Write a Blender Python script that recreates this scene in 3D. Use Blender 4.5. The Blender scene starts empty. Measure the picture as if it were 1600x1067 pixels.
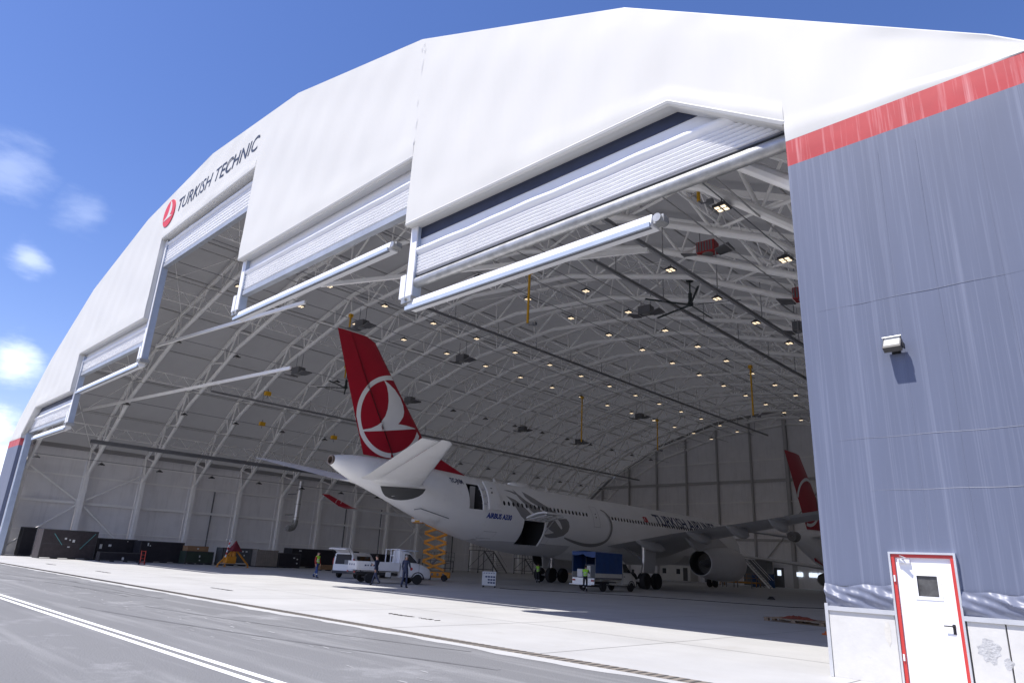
import bpy, bmesh, math, random
from mathutils import Vector, Matrix, Euler
random.seed(7)
S = bpy.context.scene
COL = S.collection
PI = math.pi

# ------------------------------------------------------------ camera
cam = bpy.data.cameras.new("camera"); cam_ob = bpy.data.objects.new("camera", cam); COL.objects.link(cam_ob)
_rx, _ry, _rz = -.3142363, .77726205, .05049531
def _m(a, ax): return Matrix.Rotation(a, 3, ax)
_R = _m(_rz, 'Z') @ _m(_rx, 'X') @ _m(_ry, 'Y')          # rows: right, down, forward in (X, down, depth)
def _w(r): return Vector((r[0], r[2], -r[1]))
_right, _down, _fwd = _w(_R[0]), _w(_R[1]), _w(_R[2])
_M = Matrix((_right, -_down, -_fwd)).transposed().to_4x4()
_M.translation = Vector((0, 0, 1.75))
cam_ob.matrix_world = _M
cam.sensor_fit = 'HORIZONTAL'; cam.sensor_width = 36; cam.lens = 1057.415 / 1600 * 36
cam.clip_start = .1; cam.clip_end = 6000
S.camera = cam_ob

# ------------------------------------------------------------ sun, sky, exposure
SUN_TO = Vector((-.17, -.50, 1.0)).normalized()
sl = bpy.data.lights.new("sun", 'SUN'); sl.energy = 4.0; sl.angle = math.radians(.5); sl.color = (1, .965, .91)
so = bpy.data.objects.new("sun", sl); COL.objects.link(so)
so.rotation_euler = SUN_TO.to_track_quat('Z', 'Y').to_euler(); so.location = (0, -20, 60)
W = bpy.data.worlds.new("World"); S.world = W; W.use_nodes = True
nt = W.node_tree; nt.nodes.clear()
def N(t, **k):
    n = nt.nodes.new(t)
    for a, b in k.items(): setattr(n, a, b)
    return n
sky = N('ShaderNodeTexSky', sky_type='NISHITA', sun_disc=False)
sky.sun_elevation = math.asin(SUN_TO.z); sky.sun_rotation = math.atan2(SUN_TO.x, SUN_TO.y)
sky.altitude = 100; sky.air_density = 1.0; sky.dust_density = .35; sky.ozone_density = 2.6
geo = N('ShaderNodeTexCoord')
mp = N('ShaderNodeMapping'); mp.inputs['Scale'].default_value = (1, 1, 2.6)
nz = N('ShaderNodeTexNoise'); nz.inputs['Scale'].default_value = 17.; nz.inputs['Detail'].default_value = 9; nz.inputs['Roughness'].default_value = .56
CLOUDS = [((-.912, .078, .408), .075, .14), ((-.9402, .1251, .3168), .045, .26), ((-.9688, .145, .198), .055, .5), ((-.985, .13, .115), .08, .8), ((-.989, .15, .055), .12, .9), ((-.925, .165, .385), .06, .12),
          ((.75, -.55, .30), .16, .8), ((-.2, -.95, .22), .2, .8), ((.5, .84, .16), .15, .8), ((-.75, -.6, .28), .14, .7)]
L0 = nt.links.new
cloud = None
for d_, r_, a_ in CLOUDS:
    dist = N('ShaderNodeVectorMath', operation='DISTANCE'); dist.inputs[1].default_value = d_; L0(geo.outputs['Generated'], dist.inputs[0])
    q = N('ShaderNodeMapRange'); q.inputs['From Min'].default_value = r_; q.inputs['From Max'].default_value = 0; q.inputs['To Max'].default_value = 1
    L0(dist.outputs['Value'], q.inputs['Value'])
    ad = N('ShaderNodeMath', operation='ADD'); L0(q.outputs['Result'], ad.inputs[0]); L0(nz.outputs['Fac'], ad.inputs[1])
    st = N('ShaderNodeMapRange', interpolation_type='SMOOTHSTEP'); st.inputs['From Min'].default_value = .86; st.inputs['From Max'].default_value = 1.55; st.inputs['To Max'].default_value = a_
    L0(ad.outputs[0], st.inputs['Value'])
    gate = N('ShaderNodeMath', operation='MULTIPLY'); g2 = N('ShaderNodeMapRange'); g2.inputs['From Min'].default_value = 0; g2.inputs['From Max'].default_value = .25; L0(q.outputs['Result'], g2.inputs['Value'])
    L0(st.outputs['Result'], gate.inputs[0]); L0(g2.outputs['Result'], gate.inputs[1])
    if cloud is None: cloud = gate
    else:
        mxm = N('ShaderNodeMath', operation='MAXIMUM'); L0(cloud.outputs[0], mxm.inputs[0]); L0(gate.outputs[0], mxm.inputs[1]); cloud = mxm
mix = N('ShaderNodeMix', data_type='RGBA'); mix.inputs['B'].default_value = (8.2, 8.6, 9.2, 1)
hs = N('ShaderNodeHueSaturation'); hs.inputs['Saturation'].default_value = 1.25; hs.inputs['Value'].default_value = .76
bg = N('ShaderNodeBackground'); bg.inputs['Strength'].default_value = .15
out = N('ShaderNodeOutputWorld')
L = nt.links.new
L(geo.outputs['Generated'], mp.inputs['Vector']); L(mp.outputs['Vector'], nz.inputs['Vector'])
tint = N('ShaderNodeMix', data_type='RGBA', blend_type='MULTIPLY'); tint.inputs['Factor'].default_value = 1; tint.inputs['B'].default_value = (1.13, .935, 1.0, 1)
L(sky.outputs['Color'], tint.inputs['A']); L(tint.outputs['Result'], hs.inputs['Color']); L(hs.outputs['Color'], mix.inputs['A']); L(cloud.outputs[0], mix.inputs['Factor'])
L(mix.outputs['Result'], bg.inputs['Color']); L(bg.outputs['Background'], out.inputs['Surface'])
S.view_settings.view_transform = 'Standard'; S.view_settings.look = 'None'
S.view_settings.exposure = .74; S.view_settings.gamma = 1; S.view_settings.use_curve_mapping = False
S.render.engine = 'CYCLES'
S.cycles.max_bounces = 14; S.cycles.diffuse_bounces = 10

# ------------------------------------------------------------ materials
MATS = {}
def mat(name, col, rough=.6, metal=0., var=.0, vscale=1.5, streak=None, bump=0., bscale=8., spec=.4, emit=None, estr=0., stretch=(1, 1, 1), coat=0, dark=None):
    """Principled with noise variation of colour; stretch scales the noise per axis; dark = (colour, scale, lo, hi) blotches."""
    if name in MATS: return MATS[name]
    m = bpy.data.materials.new(name); m.use_nodes = True; t = m.node_tree; b = t.nodes['Principled BSDF']
    b.inputs['Roughness'].default_value = rough; b.inputs['Metallic'].default_value = metal
    b.inputs['Specular IOR Level'].default_value = spec
    if coat: b.inputs['Coat Weight'].default_value = coat
    b.inputs['Base Color'].default_value = (*col, 1)
    src = None
    if var or bump or dark or streak:
        tc = t.nodes.new('ShaderNodeTexCoord'); mpn = t.nodes.new('ShaderNodeMapping'); mpn.inputs['Scale'].default_value = stretch
        t.links.new(tc.outputs['Object'], mpn.inputs['Vector'])
    if var:
        n = t.nodes.new('ShaderNodeTexNoise'); n.inputs['Scale'].default_value = vscale; n.inputs['Detail'].default_value = 8; n.inputs['Roughness'].default_value = .6
        t.links.new(mpn.outputs['Vector'], n.inputs['Vector'])
        r = t.nodes.new('ShaderNodeMapRange'); r.inputs['From Min'].default_value = .3; r.inputs['From Max'].default_value = .7
        r.inputs['To Min'].default_value = 1 - var; r.inputs['To Max'].default_value = 1 + var
        t.links.new(n.outputs['Fac'], r.inputs['Value'])
        mx = t.nodes.new('ShaderNodeMix'); mx.data_type = 'RGBA'; mx.blend_type = 'MULTIPLY'; mx.inputs['Factor'].default_value = 1
        mx.inputs['A'].default_value = (*col, 1); t.links.new(r.outputs['Result'], mx.inputs['B']); src = mx.outputs['Result']
    if streak:                                             # (colour, amount, scale vec)
        mp2 = t.nodes.new('ShaderNodeMapping'); mp2.inputs['Scale'].default_value = streak[2]
        t.links.new(tc.outputs['Object'], mp2.inputs['Vector'])
        n = t.nodes.new('ShaderNodeTexNoise'); n.inputs['Scale'].default_value = 1; n.inputs['Detail'].default_value = 5; n.inputs['Roughness'].default_value = .65
        t.links.new(mp2.outputs['Vector'], n.inputs['Vector'])
        r = t.nodes.new('ShaderNodeMapRange'); r.inputs['From Min'].default_value = .5; r.inputs['From Max'].default_value = .78; r.inputs['To Max'].default_value = streak[1]
        t.links.new(n.outputs['Fac'], r.inputs['Value'])
        mx = t.nodes.new('ShaderNodeMix'); mx.data_type = 'RGBA'
        t.links.new(r.outputs['Result'], mx.inputs['Factor'])
        if src: t.links.new(src, mx.inputs['A'])
        else: mx.inputs['A'].default_value = (*col, 1)
        mx.inputs['B'].default_value = (*streak[0], 1); src = mx.outputs['Result']
    if dark:
        n = t.nodes.new('ShaderNodeTexNoise'); n.inputs['Scale'].default_value = dark[1]; n.inputs['Detail'].default_value = 10; n.inputs['Roughness'].default_value = .68
        t.links.new(tc.outputs['Object'], n.inputs['Vector'])
        r = t.nodes.new('ShaderNodeMapRange'); r.inputs['From Min'].default_value = dark[2]; r.inputs['From Max'].default_value = dark[3]
        t.links.new(n.outputs['Fac'], r.inputs['Value'])
        mx = t.nodes.new('ShaderNodeMix'); mx.data_type = 'RGBA'
        t.links.new(r.outputs['Result'], mx.inputs['Factor'])
        if src: t.links.new(src, mx.inputs['A'])
        else: mx.inputs['A'].default_value = (*col, 1)
        mx.inputs['B'].default_value = (*dark[0], 1); src = mx.outputs['Result']
    if src: t.links.new(src, b.inputs['Base Color'])
    if bump:
        n = t.nodes.new('ShaderNodeTexNoise'); n.inputs['Scale'].default_value = bscale; n.inputs['Detail'].default_value = 6
        t.links.new(mpn.outputs['Vector'], n.inputs['Vector'])
        bp = t.nodes.new('ShaderNodeBump'); bp.inputs['Strength'].default_value = bump; bp.inputs['Distance'].default_value = .05
        t.links.new(n.outputs['Fac'], bp.inputs['Height']); t.links.new(bp.outputs['Normal'], b.inputs['Normal'])
    if emit:
        b.inputs['Emission Color'].default_value = (*emit, 1); b.inputs['Emission Strength'].default_value = estr
        m.cycles.emission_sampling = 'NONE'
    MATS[name] = m
    return m

# ------------------------------------------------------------ mesh builder
class MB:
    def __init__(s): s.v = []; s.f = []; s.mi = []
    def add(s, vs, fs, mi=0):
        k = len(s.v); s.v += [tuple(p) for p in vs]; s.f += [tuple(i + k for i in q) for q in fs]; s.mi += [mi] * len(fs); return s
    def hexa(s, p, mi=0):                                  # p: 4 bottom (ccw from above), 4 top
        return s.add(p, [(3, 2, 1, 0), (4, 5, 6, 7), (0, 1, 5, 4), (1, 2, 6, 5), (2, 3, 7, 6), (3, 0, 4, 7)], mi)
    def box(s, x0, x1, y0, y1, z0, z1, mi=0):
        return s.hexa([(x0, y0, z0), (x1, y0, z0), (x1, y1, z0), (x0, y1, z0), (x0, y0, z1), (x1, y0, z1), (x1, y1, z1), (x0, y1, z1)], mi)
    def cbox(s, c, d, M=None, mi=0):
        x, y, z = [i / 2 for i in d]; c = Vector(c)
        P = [Vector(q) for q in ((-x, -y, -z), (x, -y, -z), (x, y, -z), (-x, y, -z), (-x, -y, z), (x, -y, z), (x, y, z), (-x, y, z))]
        if M is not None: P = [M @ q for q in P]
        return s.hexa([q + c for q in P], mi)
    @staticmethod
    def frame(a, b, up=None):
        d = (Vector(b) - Vector(a)); l = d.length; d = d / l
        u = Vector(up) if up else (Vector((0, 0, 1)) if abs(d.z) < .9 else Vector((1, 0, 0)))
        r = d.cross(u).normalized(); u = r.cross(d)
        return d, r, u, l
    def beam(s, a, b, w, h, up=None, mi=0):
        a, b = Vector(a), Vector(b); d, r, u, l = MB.frame(a, b, up); x = r * w / 2; z = u * h / 2
        return s.hexa([a - x - z, a + x - z, b + x - z, b - x - z, a - x + z, a + x + z, b + x + z, b - x + z], mi)
    def ibeam(s, a, b, w, h, t=.03, up=None):
        a, b = Vector(a), Vector(b); d, r, u, l = MB.frame(a, b, up)
        s.beam(a + u * (h / 2 - t / 2), b + u * (h / 2 - t / 2), w, t, up); s.beam(a - u * (h / 2 - t / 2), b - u * (h / 2 - t / 2), w, t, up)
        return s.beam(a, b, t, h - 2 * t, up)
    def tube(s, a, b, r0, r1=None, n=8, caps=True, mi=0):
        r1 = r0 if r1 is None else r1
        a, b = Vector(a), Vector(b); d, r, u, l = MB.frame(a, b)
        vs = []
        for c, rr in ((a, r0), (b, r1)):
            for i in range(n):
                t = 2 * PI * i / n; vs.append(c + r * math.cos(t) * rr + u * math.sin(t) * rr)
        fs = [(i, (i + 1) % n, n + (i + 1) % n, n + i) for i in range(n)]
        if caps: fs += [tuple(range(n - 1, -1, -1)), tuple(range(n, 2 * n))]
        return s.add(vs, fs, mi)
    def path(s, pts, r, n=8, mi=0):
        pts = [Vector(p) for p in pts]; m = len(pts); vs = []
        prev = None
        for i, p in enumerate(pts):
            d = (pts[min(i + 1, m - 1)] - pts[max(i - 1, 0)]).normalized()
            if prev is None: u = Vector((0, 0, 1)) if abs(d.z) < .9 else Vector((1, 0, 0))
            else: u = prev
            rr = d.cross(u).normalized(); u = rr.cross(d); prev = u
            q = r[i] if isinstance(r, (list, tuple)) else r
            for k in range(n):
                t = 2 * PI * k / n; vs.append(p + rr * math.cos(t) * q + u * math.sin(t) * q)
        fs = [(i * n + k, i * n + (k + 1) % n, (i + 1) * n + (k + 1) % n, (i + 1) * n + k) for i in range(m - 1) for k in range(n)]
        fs += [tuple(range(n - 1, -1, -1)), tuple(range((m - 1) * n, m * n))]
        return s.add(vs, fs, mi)
    def lathe(s, prof, c=(0, 0, 0), axis='Z', n=20, mi=0, closed=False):   # prof: (radius, height)
        c = Vector(c); vs = []
        for r, h in prof:
            for k in range(n):
                t = 2 * PI * k / n; x, y = r * math.cos(t), r * math.sin(t)
                q = {'Z': (x, y, h), 'Y': (x, h, y), 'X': (h, x, y)}[axis]; vs.append(c + Vector(q))
        m = len(prof)
        fs = [(i * n + k, i * n + (k + 1) % n, (i + 1) * n + (k + 1) % n, (i + 1) * n + k) for i in range(m - 1) for k in range(n)]
        if axis == 'Y': fs = [f[::-1] for f in fs]
        if not closed:
            e = [tuple(range(n - 1, -1, -1)), tuple(range((m - 1) * n, m * n))]
            fs += [q[::-1] for q in e] if axis == 'Y' else e
        return s.add(vs, fs, mi)
    def prism(s, poly, a0, a1, axis='Y', mi=0):            # poly in the plane across axis, extruded from a0 to a1
        def P(u, w, a): return {'Y': (u, a, w), 'X': (a, u, w), 'Z': (u, w, a)}[axis]
        n = len(poly); vs = [P(u, w, a0) for u, w in poly] + [P(u, w, a1) for u, w in poly]
        fs = [tuple(range(n - 1, -1, -1)), tuple(range(n, 2 * n))] + [(i, (i + 1) % n, n + (i + 1) % n, n + i) for i in range(n)]
        return s.add(vs, fs, mi)
    def build(s, name, mats, parent=None, smooth=False, kind=None, bevel=0, label=None, seg=2):
        me = bpy.data.meshes.new(name); me.from_pydata(s.v, [], s.f)
        ml = mats if isinstance(mats, (list, tuple)) else [mats]
        for m in ml: me.materials.append(m)
        if len(ml) > 1: me.polygons.foreach_set('material_index', s.mi)
        bm = bmesh.new(); bm.from_mesh(me); bmesh.ops.recalc_face_normals(bm, faces=bm.faces)
        if bevel:
            bmesh.ops.bevel(bm, geom=[e for e in bm.edges if len(e.link_faces) == 2 and e.calc_face_angle(0) > .5], offset=bevel, segments=seg, affect='EDGES', profile=.6, clamp_overlap=True)
        bm.to_mesh(me); bm.free()
        if smooth:
            me.polygons.foreach_set('use_smooth', [True] * len(me.polygons))
            me.set_sharp_from_angle(angle=math.radians(35))
        me.update()
        return link(name, me, parent, kind, label)
def link(name, me, parent=None, kind=None, label=None):
    o = bpy.data.objects.new(name, me); COL.objects.link(o)
    if parent is not None: o.parent = parent
    if kind: o['kind'] = kind
    if label: o['label'] = label
    return o
def tag(o, label, cat, group=None):
    o['label'] = label; o['category'] = cat
    if group: o['group'] = group
    return o
def thing(name, label, cat, loc=(0, 0, 0), rz=0., group=None):
    o = bpy.data.objects.new(name, None); COL.objects.link(o); o.empty_display_size = .3
    o.location = loc; o.rotation_euler = (0, 0, rz)
    return tag(o, label, cat, group)
def part(name, parent=None, **k):                          # an Empty part that only holds sub-parts
    o = bpy.data.objects.new(name, None); COL.objects.link(o); o.parent = parent; o.empty_display_size = .2
    return o
def copy_tree(o, parent=None):
    c = o.copy(); COL.objects.link(c)
    if parent is not None: c.parent = parent
    for ch in list(o.children): copy_tree(ch, c)
    return c
_text_cache = {}
def text_mesh(body, size=1., shear=0., fat=0., spacing=1.):
    """2D vertices and faces of a word, cap height = size, starting at x = 0."""
    cu = bpy.data.curves.new('lettering', 'FONT'); cu.body = body; cu.size = 1; cu.shear = shear; cu.offset = fat; cu.space_character = spacing; cu.resolution_u = 3
    o = bpy.data.objects.new('lettering', cu); COL.objects.link(o)
    dg = bpy.context.evaluated_depsgraph_get(); dg.update()
    me = bpy.data.meshes.new_from_object(o.evaluated_get(dg)); 
    v = [(p.co.x, p.co.y) for p in me.vertices]; f = [tuple(p.vertices) for p in me.polygons]
    bpy.data.objects.remove(o); bpy.data.curves.remove(cu); bpy.data.meshes.remove(me)
    h = .69; x0 = min(p[0] for p in v)
    return [((x - x0) * size / h, y * size / h) for x, y in v], f
def islands(v, f):
    par = list(range(len(v)))
    def find(a):
        while par[a] != a: par[a] = par[par[a]]; a = par[a]
        return a
    # merge doubled vertices by position first
    pos = {}
    for i, p in enumerate(v):
        k = (round(p[0], 4), round(p[1], 4))
        if k in pos: par[find(i)] = find(pos[k])
        else: pos[k] = i
    for q in f:
        for a in q[1:]: par[find(a)] = find(q[0])
    g = {}
    for q in f: g.setdefault(find(q[0]), []).append(q)
    res = []
    for qs in g.values():
        ids = sorted({i for q in qs for i in q}); mp_ = {a: b for b, a in enumerate(ids)}
        res.append(([v[i] for i in ids], [tuple(mp_[i] for i in q) for q in qs]))
    return sorted(res, key=lambda r: min(p[0] for p in r[0]))
ORD = "first second third fourth fifth sixth seventh eighth ninth tenth eleventh twelfth thirteenth fourteenth fifteenth sixteenth seventeenth eighteenth nineteenth twentieth".split()

# ------------------------------------------------------------ palette
M_FAB = mat('white_fabric', (.615, .605, .57), .55, var=.03, vscale=.25, streak=((.575, .567, .54), .3, (1.6, 1, .16)), bump=.25, bscale=.8, stretch=(1, 1, .35), spec=.25)
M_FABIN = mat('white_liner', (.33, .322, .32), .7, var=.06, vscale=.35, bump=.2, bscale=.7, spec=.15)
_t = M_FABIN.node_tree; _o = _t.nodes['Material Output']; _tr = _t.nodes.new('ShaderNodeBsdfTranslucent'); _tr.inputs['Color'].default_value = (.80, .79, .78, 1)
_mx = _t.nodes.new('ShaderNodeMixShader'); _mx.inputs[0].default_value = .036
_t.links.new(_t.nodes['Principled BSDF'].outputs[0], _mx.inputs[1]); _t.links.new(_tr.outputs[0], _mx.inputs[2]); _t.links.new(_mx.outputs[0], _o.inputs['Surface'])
M_CURT = mat('curtain_fabric', (.86, .86, .865), .5, var=.04, vscale=.8, bump=.15, bscale=2.2, spec=.25, stretch=(.4, 1, 1))
M_NAVY = mat('navy_fabric', (.035, .045, .085), .5, var=.15, vscale=2)
M_GREYF = mat('grey_fabric', (.122, .140, .202), .5, var=.06, vscale=.6, bump=.10, bscale=1.1, stretch=(2.2, 1, .35), streak=((.24, .262, .34), .55, (17, 1, .16)), spec=.35)
M_RED = mat('red_fabric', (.44, .05, .055), .5, var=.1, vscale=1.2, streak=((.75, .42, .42), .6, (9, 1, .3)), spec=.3)
M_STEEL = mat('painted_steel', (.92, .91, .89), .5, var=.04, vscale=1.5, spec=.4)
M_STEELD = mat('grey_steel', (.16, .165, .18), .5, var=.1, vscale=2)
M_WHITE = mat('white_paint', (.80, .80, .81), .4, var=.03, vscale=2)
M_BLUEW = mat('bluish_paint', (.42, .48, .58), .35, var=.06, vscale=2)
M_GALV = mat('galvanised', (.42, .42, .41), .45, .6, var=.22, vscale=3)
M_CLAD = mat('wall_cladding', (.84, .83, .835), .5, var=.05, vscale=.5, streak=((.52, .51, .52), .35, (2.5, 2.5, .25)))
M_CONC = mat('pale_concrete', (.56, .55, .525), .8, var=.07, vscale=2.2, bump=.07, bscale=14, dark=((.36, .345, .32), 2.2, .62, .78))
M_ALU = mat('aluminium', (.70, .71, .72), .35, .75, var=.06, vscale=4)
M_BLACK = mat('black_plastic', (.02, .02, .022), .5)
M_RUB = mat('rubber', (.022, .022, .024), .8, var=.15, vscale=5)
M_GLASS = mat('dark_glass', (.02, .025, .03), .06, spec=.8)
M_YEL = mat('yellow_paint', (.66, .36, .02), .45, var=.1, vscale=4)
M_ORG = mat('orange_paint', (.62, .25, .02), .5, var=.15, vscale=3, dark=((.15, .06, .02), 3, .62, .8))
M_LAMP = mat('lamp_glow', (.9, .85, .75), .4, emit=(1, .78, .52), estr=.9)
# ============================================================ setting
Y0 = 14.47                     # front face of the hangar
XC = -44.3
BACK = 109.9
def sheet(name, pts, z, m, sub=0):
    b = MB(); b.add([(x, y, z) for x, y in pts], [tuple(range(len(pts)))]); return b.build(name, m, kind='structure')
M_ASPH = mat('asphalt', (.170, .171, .175), .85, var=.07, vscale=.12, bump=.35, bscale=30, dark=((.33, .33, .335), .45, .56, .8), streak=((.36, .36, .36), .5, (.08, 1.6, 1)))
M_SLAB = mat('floor_concrete', (.445, .442, .437), .62, var=.09, vscale=.35, bump=.1, bscale=12, dark=((.36, .345, .32), .5, .6, .85), streak=((.40, .39, .37), .45, (.12, 1.1, 1)))
sheet('ground', [(-2500, -2500), (2500, -2500), (2500, 2500), (-2500, 2500)], 0 - .008, M_ASPH)
# concrete floor slabs, with a joint every bay
xs = [-92, -82.5, -67.7, -52, -36.9, -20.65, -5.3, 4]
b = MB(); b.add([(-95, 11.42, -.004), (6, 11.42, -.004), (6, BACK + 1, -.004), (-95, BACK + 1, -.004)], [(0, 1, 2, 3)]); 
floor_ob = b.build('hangar_floor', M_SLAB, kind='structure')
M_DUST = mat('pale_dust', (.43, .43, .425), .9, var=.1, vscale=.8, bump=.2, bscale=20)
b = MB(); random.seed(3)
n = 420; top = []; bot = []
for i in range(n + 1):
    x = -95 + 101 * i / n
    w = .22 + .10 * math.sin(x * .83) * math.sin(x * .31 + 1) + .05 * math.sin(x * 2.9) + .05 * random.random() + (.12 if x > -40 else 0)
    top.append((x, 11.02, -.0035)); bot.append((x, 11.02 - w, -.0035))
b.add(top + bot, [(i, i + 1, n + 2 + i, n + 1 + i) for i in range(n)]); b.build('pavement_strip', M_DUST, kind='structure')
M_DRAIN = mat('drain_channel', (.20, .175, .15), .8, var=.25, vscale=3)
b = MB(); b.box(-95, 6, 11.02, 11.42, -.05, -.001); dr = b.build('drain_channel', M_DRAIN, kind='structure')
# the grating bars of the drain, nearest stretch one by one
gb = MB(); gb.box(-.012, .012, 11.06, 11.38, 0, .012)
M_GRATE = mat('drain_grate', (.12, .115, .11), .6, .3, var=.2)
for i in range(6):
    b = MB(); x0 = -95 + i * 16.8
    k = 0
    while k * .21 < 16.7:
        x = x0 + k * .21; b.box(x, x + .06, 11.06, 11.38, -.001, .006); k += 1
    o = b.build('drain_grate', M_GRATE, dr, kind='stuff')
M_LINE = mat('line_paint', (.80, .80, .79), .7, var=.08, vscale=3, dark=((.40, .40, .40), 4, .66, .85))
for y0, y1 in ((5.33, 5.46), (5.07, 5.20)):
    b = MB(); b.add([(-160, y0, -.0035), (60, y0, -.0035), (60, y1, -.0035), (-160, y1, -.0035)], [(0, 1, 2, 3)]); b.build('road_marking', M_LINE, kind='structure')
M_TYRE = mat('tyre_mark', (.135, .135, .14), .85, var=.3, vscale=1.5)
random.seed(11); b = MB()
for k in range(7):
    x = random.uniform(-60, -6); y = random.uniform(6.2, 10.2); a = random.uniform(-.12, .12); ln = random.uniform(5, 14); cv = random.uniform(-.02, .02)
    for d in (0, 1.7):
        pts = [(x + t, y + d + a * t + cv * t * t) for t in [ln * i / 14 for i in range(15)]]; pts = [p for p in pts if 5.7 < p[1] < 10.5 or p[1] < 4.8]
        w = random.uniform(.03, .07)
        if len(pts) > 3: k0 = len(b.v); b.v += [(u, v + q, -.0032) for u, v in pts for q in (-w, w)]; b.f += [(k0 + 2 * i, k0 + 2 * i + 2, k0 + 2 * i + 3, k0 + 2 * i + 1) for i in range(len(pts) - 1)]; b.mi += [0] * (len(pts) - 1)
b.build('tyre_mark', M_TYRE, kind='stuff')
M_SCUFF = mat('chalk_scuff', (.34, .34, .34), .9)
b = MB()
for k in range(90):
    x, y = random.choice([(-26, 7.2), (-18, 7.9), (-12, 7.3), (-33, 8.3)]); x += random.gauss(0, 3.0); y += random.gauss(0, .5); ln, w = random.uniform(.05, .4), random.uniform(.008, .03); a = random.uniform(-.2, .2)
    if 5.6 < y < 10.4: b.add([(x, y - w, -.003), (x + ln, y - w + a * ln, -.003), (x + ln * .9, y + w + a * ln, -.003), (x + ln * .1, y + w, -.003)], [(0, 1, 2, 3)])
b.build('chalk_scuff', M_SCUFF, kind='stuff')
# saw-cut joints of the floor slab
M_JOINT = mat('joint_seal', (.17, .165, .16), .9)
b = MB()
for k in range(20):
    y = 11.42 + 5 * k + .02
    if k: b.add([(-88, y, -.0015), (0, y, -.0015), (0, y + .025, -.0015), (-88, y + .025, -.0015)], [(0, 1, 2, 3)])
for k in range(17):
    x = -88 + 5.2 * k; b.add([(x, 11.43, -.001), (x + .025, 11.43, -.001), (x + .025, BACK, -.001), (x, BACK, -.001)], [(0, 1, 2, 3)])
b.build('floor_joint', M_JOINT, floor_ob, kind='stuff')

# ============================================================ hangar
HG = thing('hangar', 'huge arched aircraft hangar clad in white fabric, its five stepped doors drawn up', 'hangar')
ROOF = [(0, 28.1), (11.9, 27.05), (23.5, 23.9), (34.3, 18.75), (43.1, 11.9), (44.2, 11.0)]
def roof_z(a):
    a = abs(a)
    for (x0, z0), (x1, z1) in zip(ROOF, ROOF[1:]):
        if a <= x1: return z0 + (z1 - z0) * (a - x0) / (x1 - x0)
    return ROOF[-1][1]
# traced skyline of the front (world X, Z), left to right
SKY = [(-87.3, 11.2), (-85.6, 13.3), (-78.05, 18.72), (-68.4, 23.7), (-56.62, 26.88), (-44.8, 28.12), (-32.73, 27.1), (-20.94, 24.0), (-10.0, 18.82), (-1.1, 12.45), (-.3, 11.75)]
BX = [-82.5, -67.7, -51.95, -36.9, -20.65, -5.28]       # bay limits
HZ = [13.97, 17.34, 23.75, 17.65, 14.47]                # header heights of the five bays
# --- fascia: one panel per bay, top edge on the skyline
def sky_between(x0, x1):
    def zi(x):
        for (a, za), (c, zc) in zip(SKY, SKY[1:]):
            if a <= x <= c: return za + (zc - za) * (x - a) / (c - a)
    return [(x0, zi(x0))] + [p for p in SKY if x0 + .01 < p[0] < x1 - .01] + [(x1, zi(x1))]
def grid_panel(poly_top, poly_bot, name, m, thick=.55, seed=0):
    """Fabric panel between two X-monotone polylines, finely divided, softly rippled, with depth."""
    random.seed(seed)
    def ev(pl, x):
        for (a, za), (c, zc) in zip(pl, pl[1:]):
            if a - 1e-6 <= x <= c + 1e-6: return za + (zc - za) * ((x - a) / (c - a) if c > a else 0)
        return pl[-1][1]
    x0, x1 = poly_top[0][0], poly_top[-1][0]
    X = sorted({round(p[0], 4) for p in poly_top + poly_bot if x0 - 1e-6 <= p[0] <= x1 + 1e-6} | {round(x0 + (x1 - x0) * i / 60, 4) for i in range(61)})
    X = [x for i, x in enumerate(X) if i == 0 or x - X[i - 1] > .003]
    nz_ = 18; b = MB(); vs = []
    for x in X:
        zt, zb = ev(poly_top, x), ev(poly_bot, x)
        for j in range(nz_ + 1):
            t = j / nz_; z = zb + (zt - zb) * t
            e = min(1, 4 * t * (1 - t) * 2) * min(1, (x - x0) / .8, (x1 - x) / .8)
            d = .022 * math.sin(x * .9 + z * .55 + seed) * math.sin(z * .8 - x * .3) + .012 * math.sin(x * 2.3 - z * 1.4 + seed * 2)
            vs.append((x, Y0 - d * max(0, e) - (.02 * math.sin(PI * min(1, t * 6)) if t < 1 / 6 else 0), z))
    m_ = nz_ + 1; nx = len(X)
    fs = [(i * m_ + j, (i + 1) * m_ + j, (i + 1) * m_ + j + 1, i * m_ + j + 1) for i in range(nx - 1) for j in range(nz_)]
    b.add(vs, fs)
    # back face and edges
    bk = len(b.v)
    for x in X:
        b.v.append((x, Y0 + thick, ev(poly_bot, x))); b.v.append((x, Y0 + thick, ev(poly_top, x)))
    for i in range(nx - 1):
        q = bk + 2 * i
        b.f += [(q, q + 1, q + 3, q + 2), (i * m_, q, q + 2, (i + 1) * m_), (i * m_ + nz_, (i + 1) * m_ + nz_, q + 3, q + 1)]; b.mi += [0] * 3
    b.f += [tuple(j for j in range(m_)) + (bk + 1, bk), tuple((nx - 1) * m_ + j for j in range(m_ - 1, -1, -1)) + (bk + 2 * (nx - 1), bk + 2 * nx - 1)]; b.mi += [0, 0]
    o = b.build(name, m, HG, smooth=True)
    return o
bots = [[(-82.5, 11.55), (-79.45, 13.95), (-67.7, 13.97)], [(-67.7, 17.36), (-51.95, 17.33)], [(-51.95, 23.68), (-36.9, 23.84)], [(-36.9, 17.63), (-20.65, 17.72)], [(-20.65, 14.52), (-8.48, 14.45), (-5.28, 12.25)]]
for i in range(5): grid_panel(sky_between(BX[i], BX[i + 1]), bots[i], 'fascia_panel', M_FAB, seed=i)
grid_panel(sky_between(-87.29, -82.5), [(-87.29, 11.17), (-82.5, 11.2)], 'fascia_panel', M_FAB, seed=7)
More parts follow.
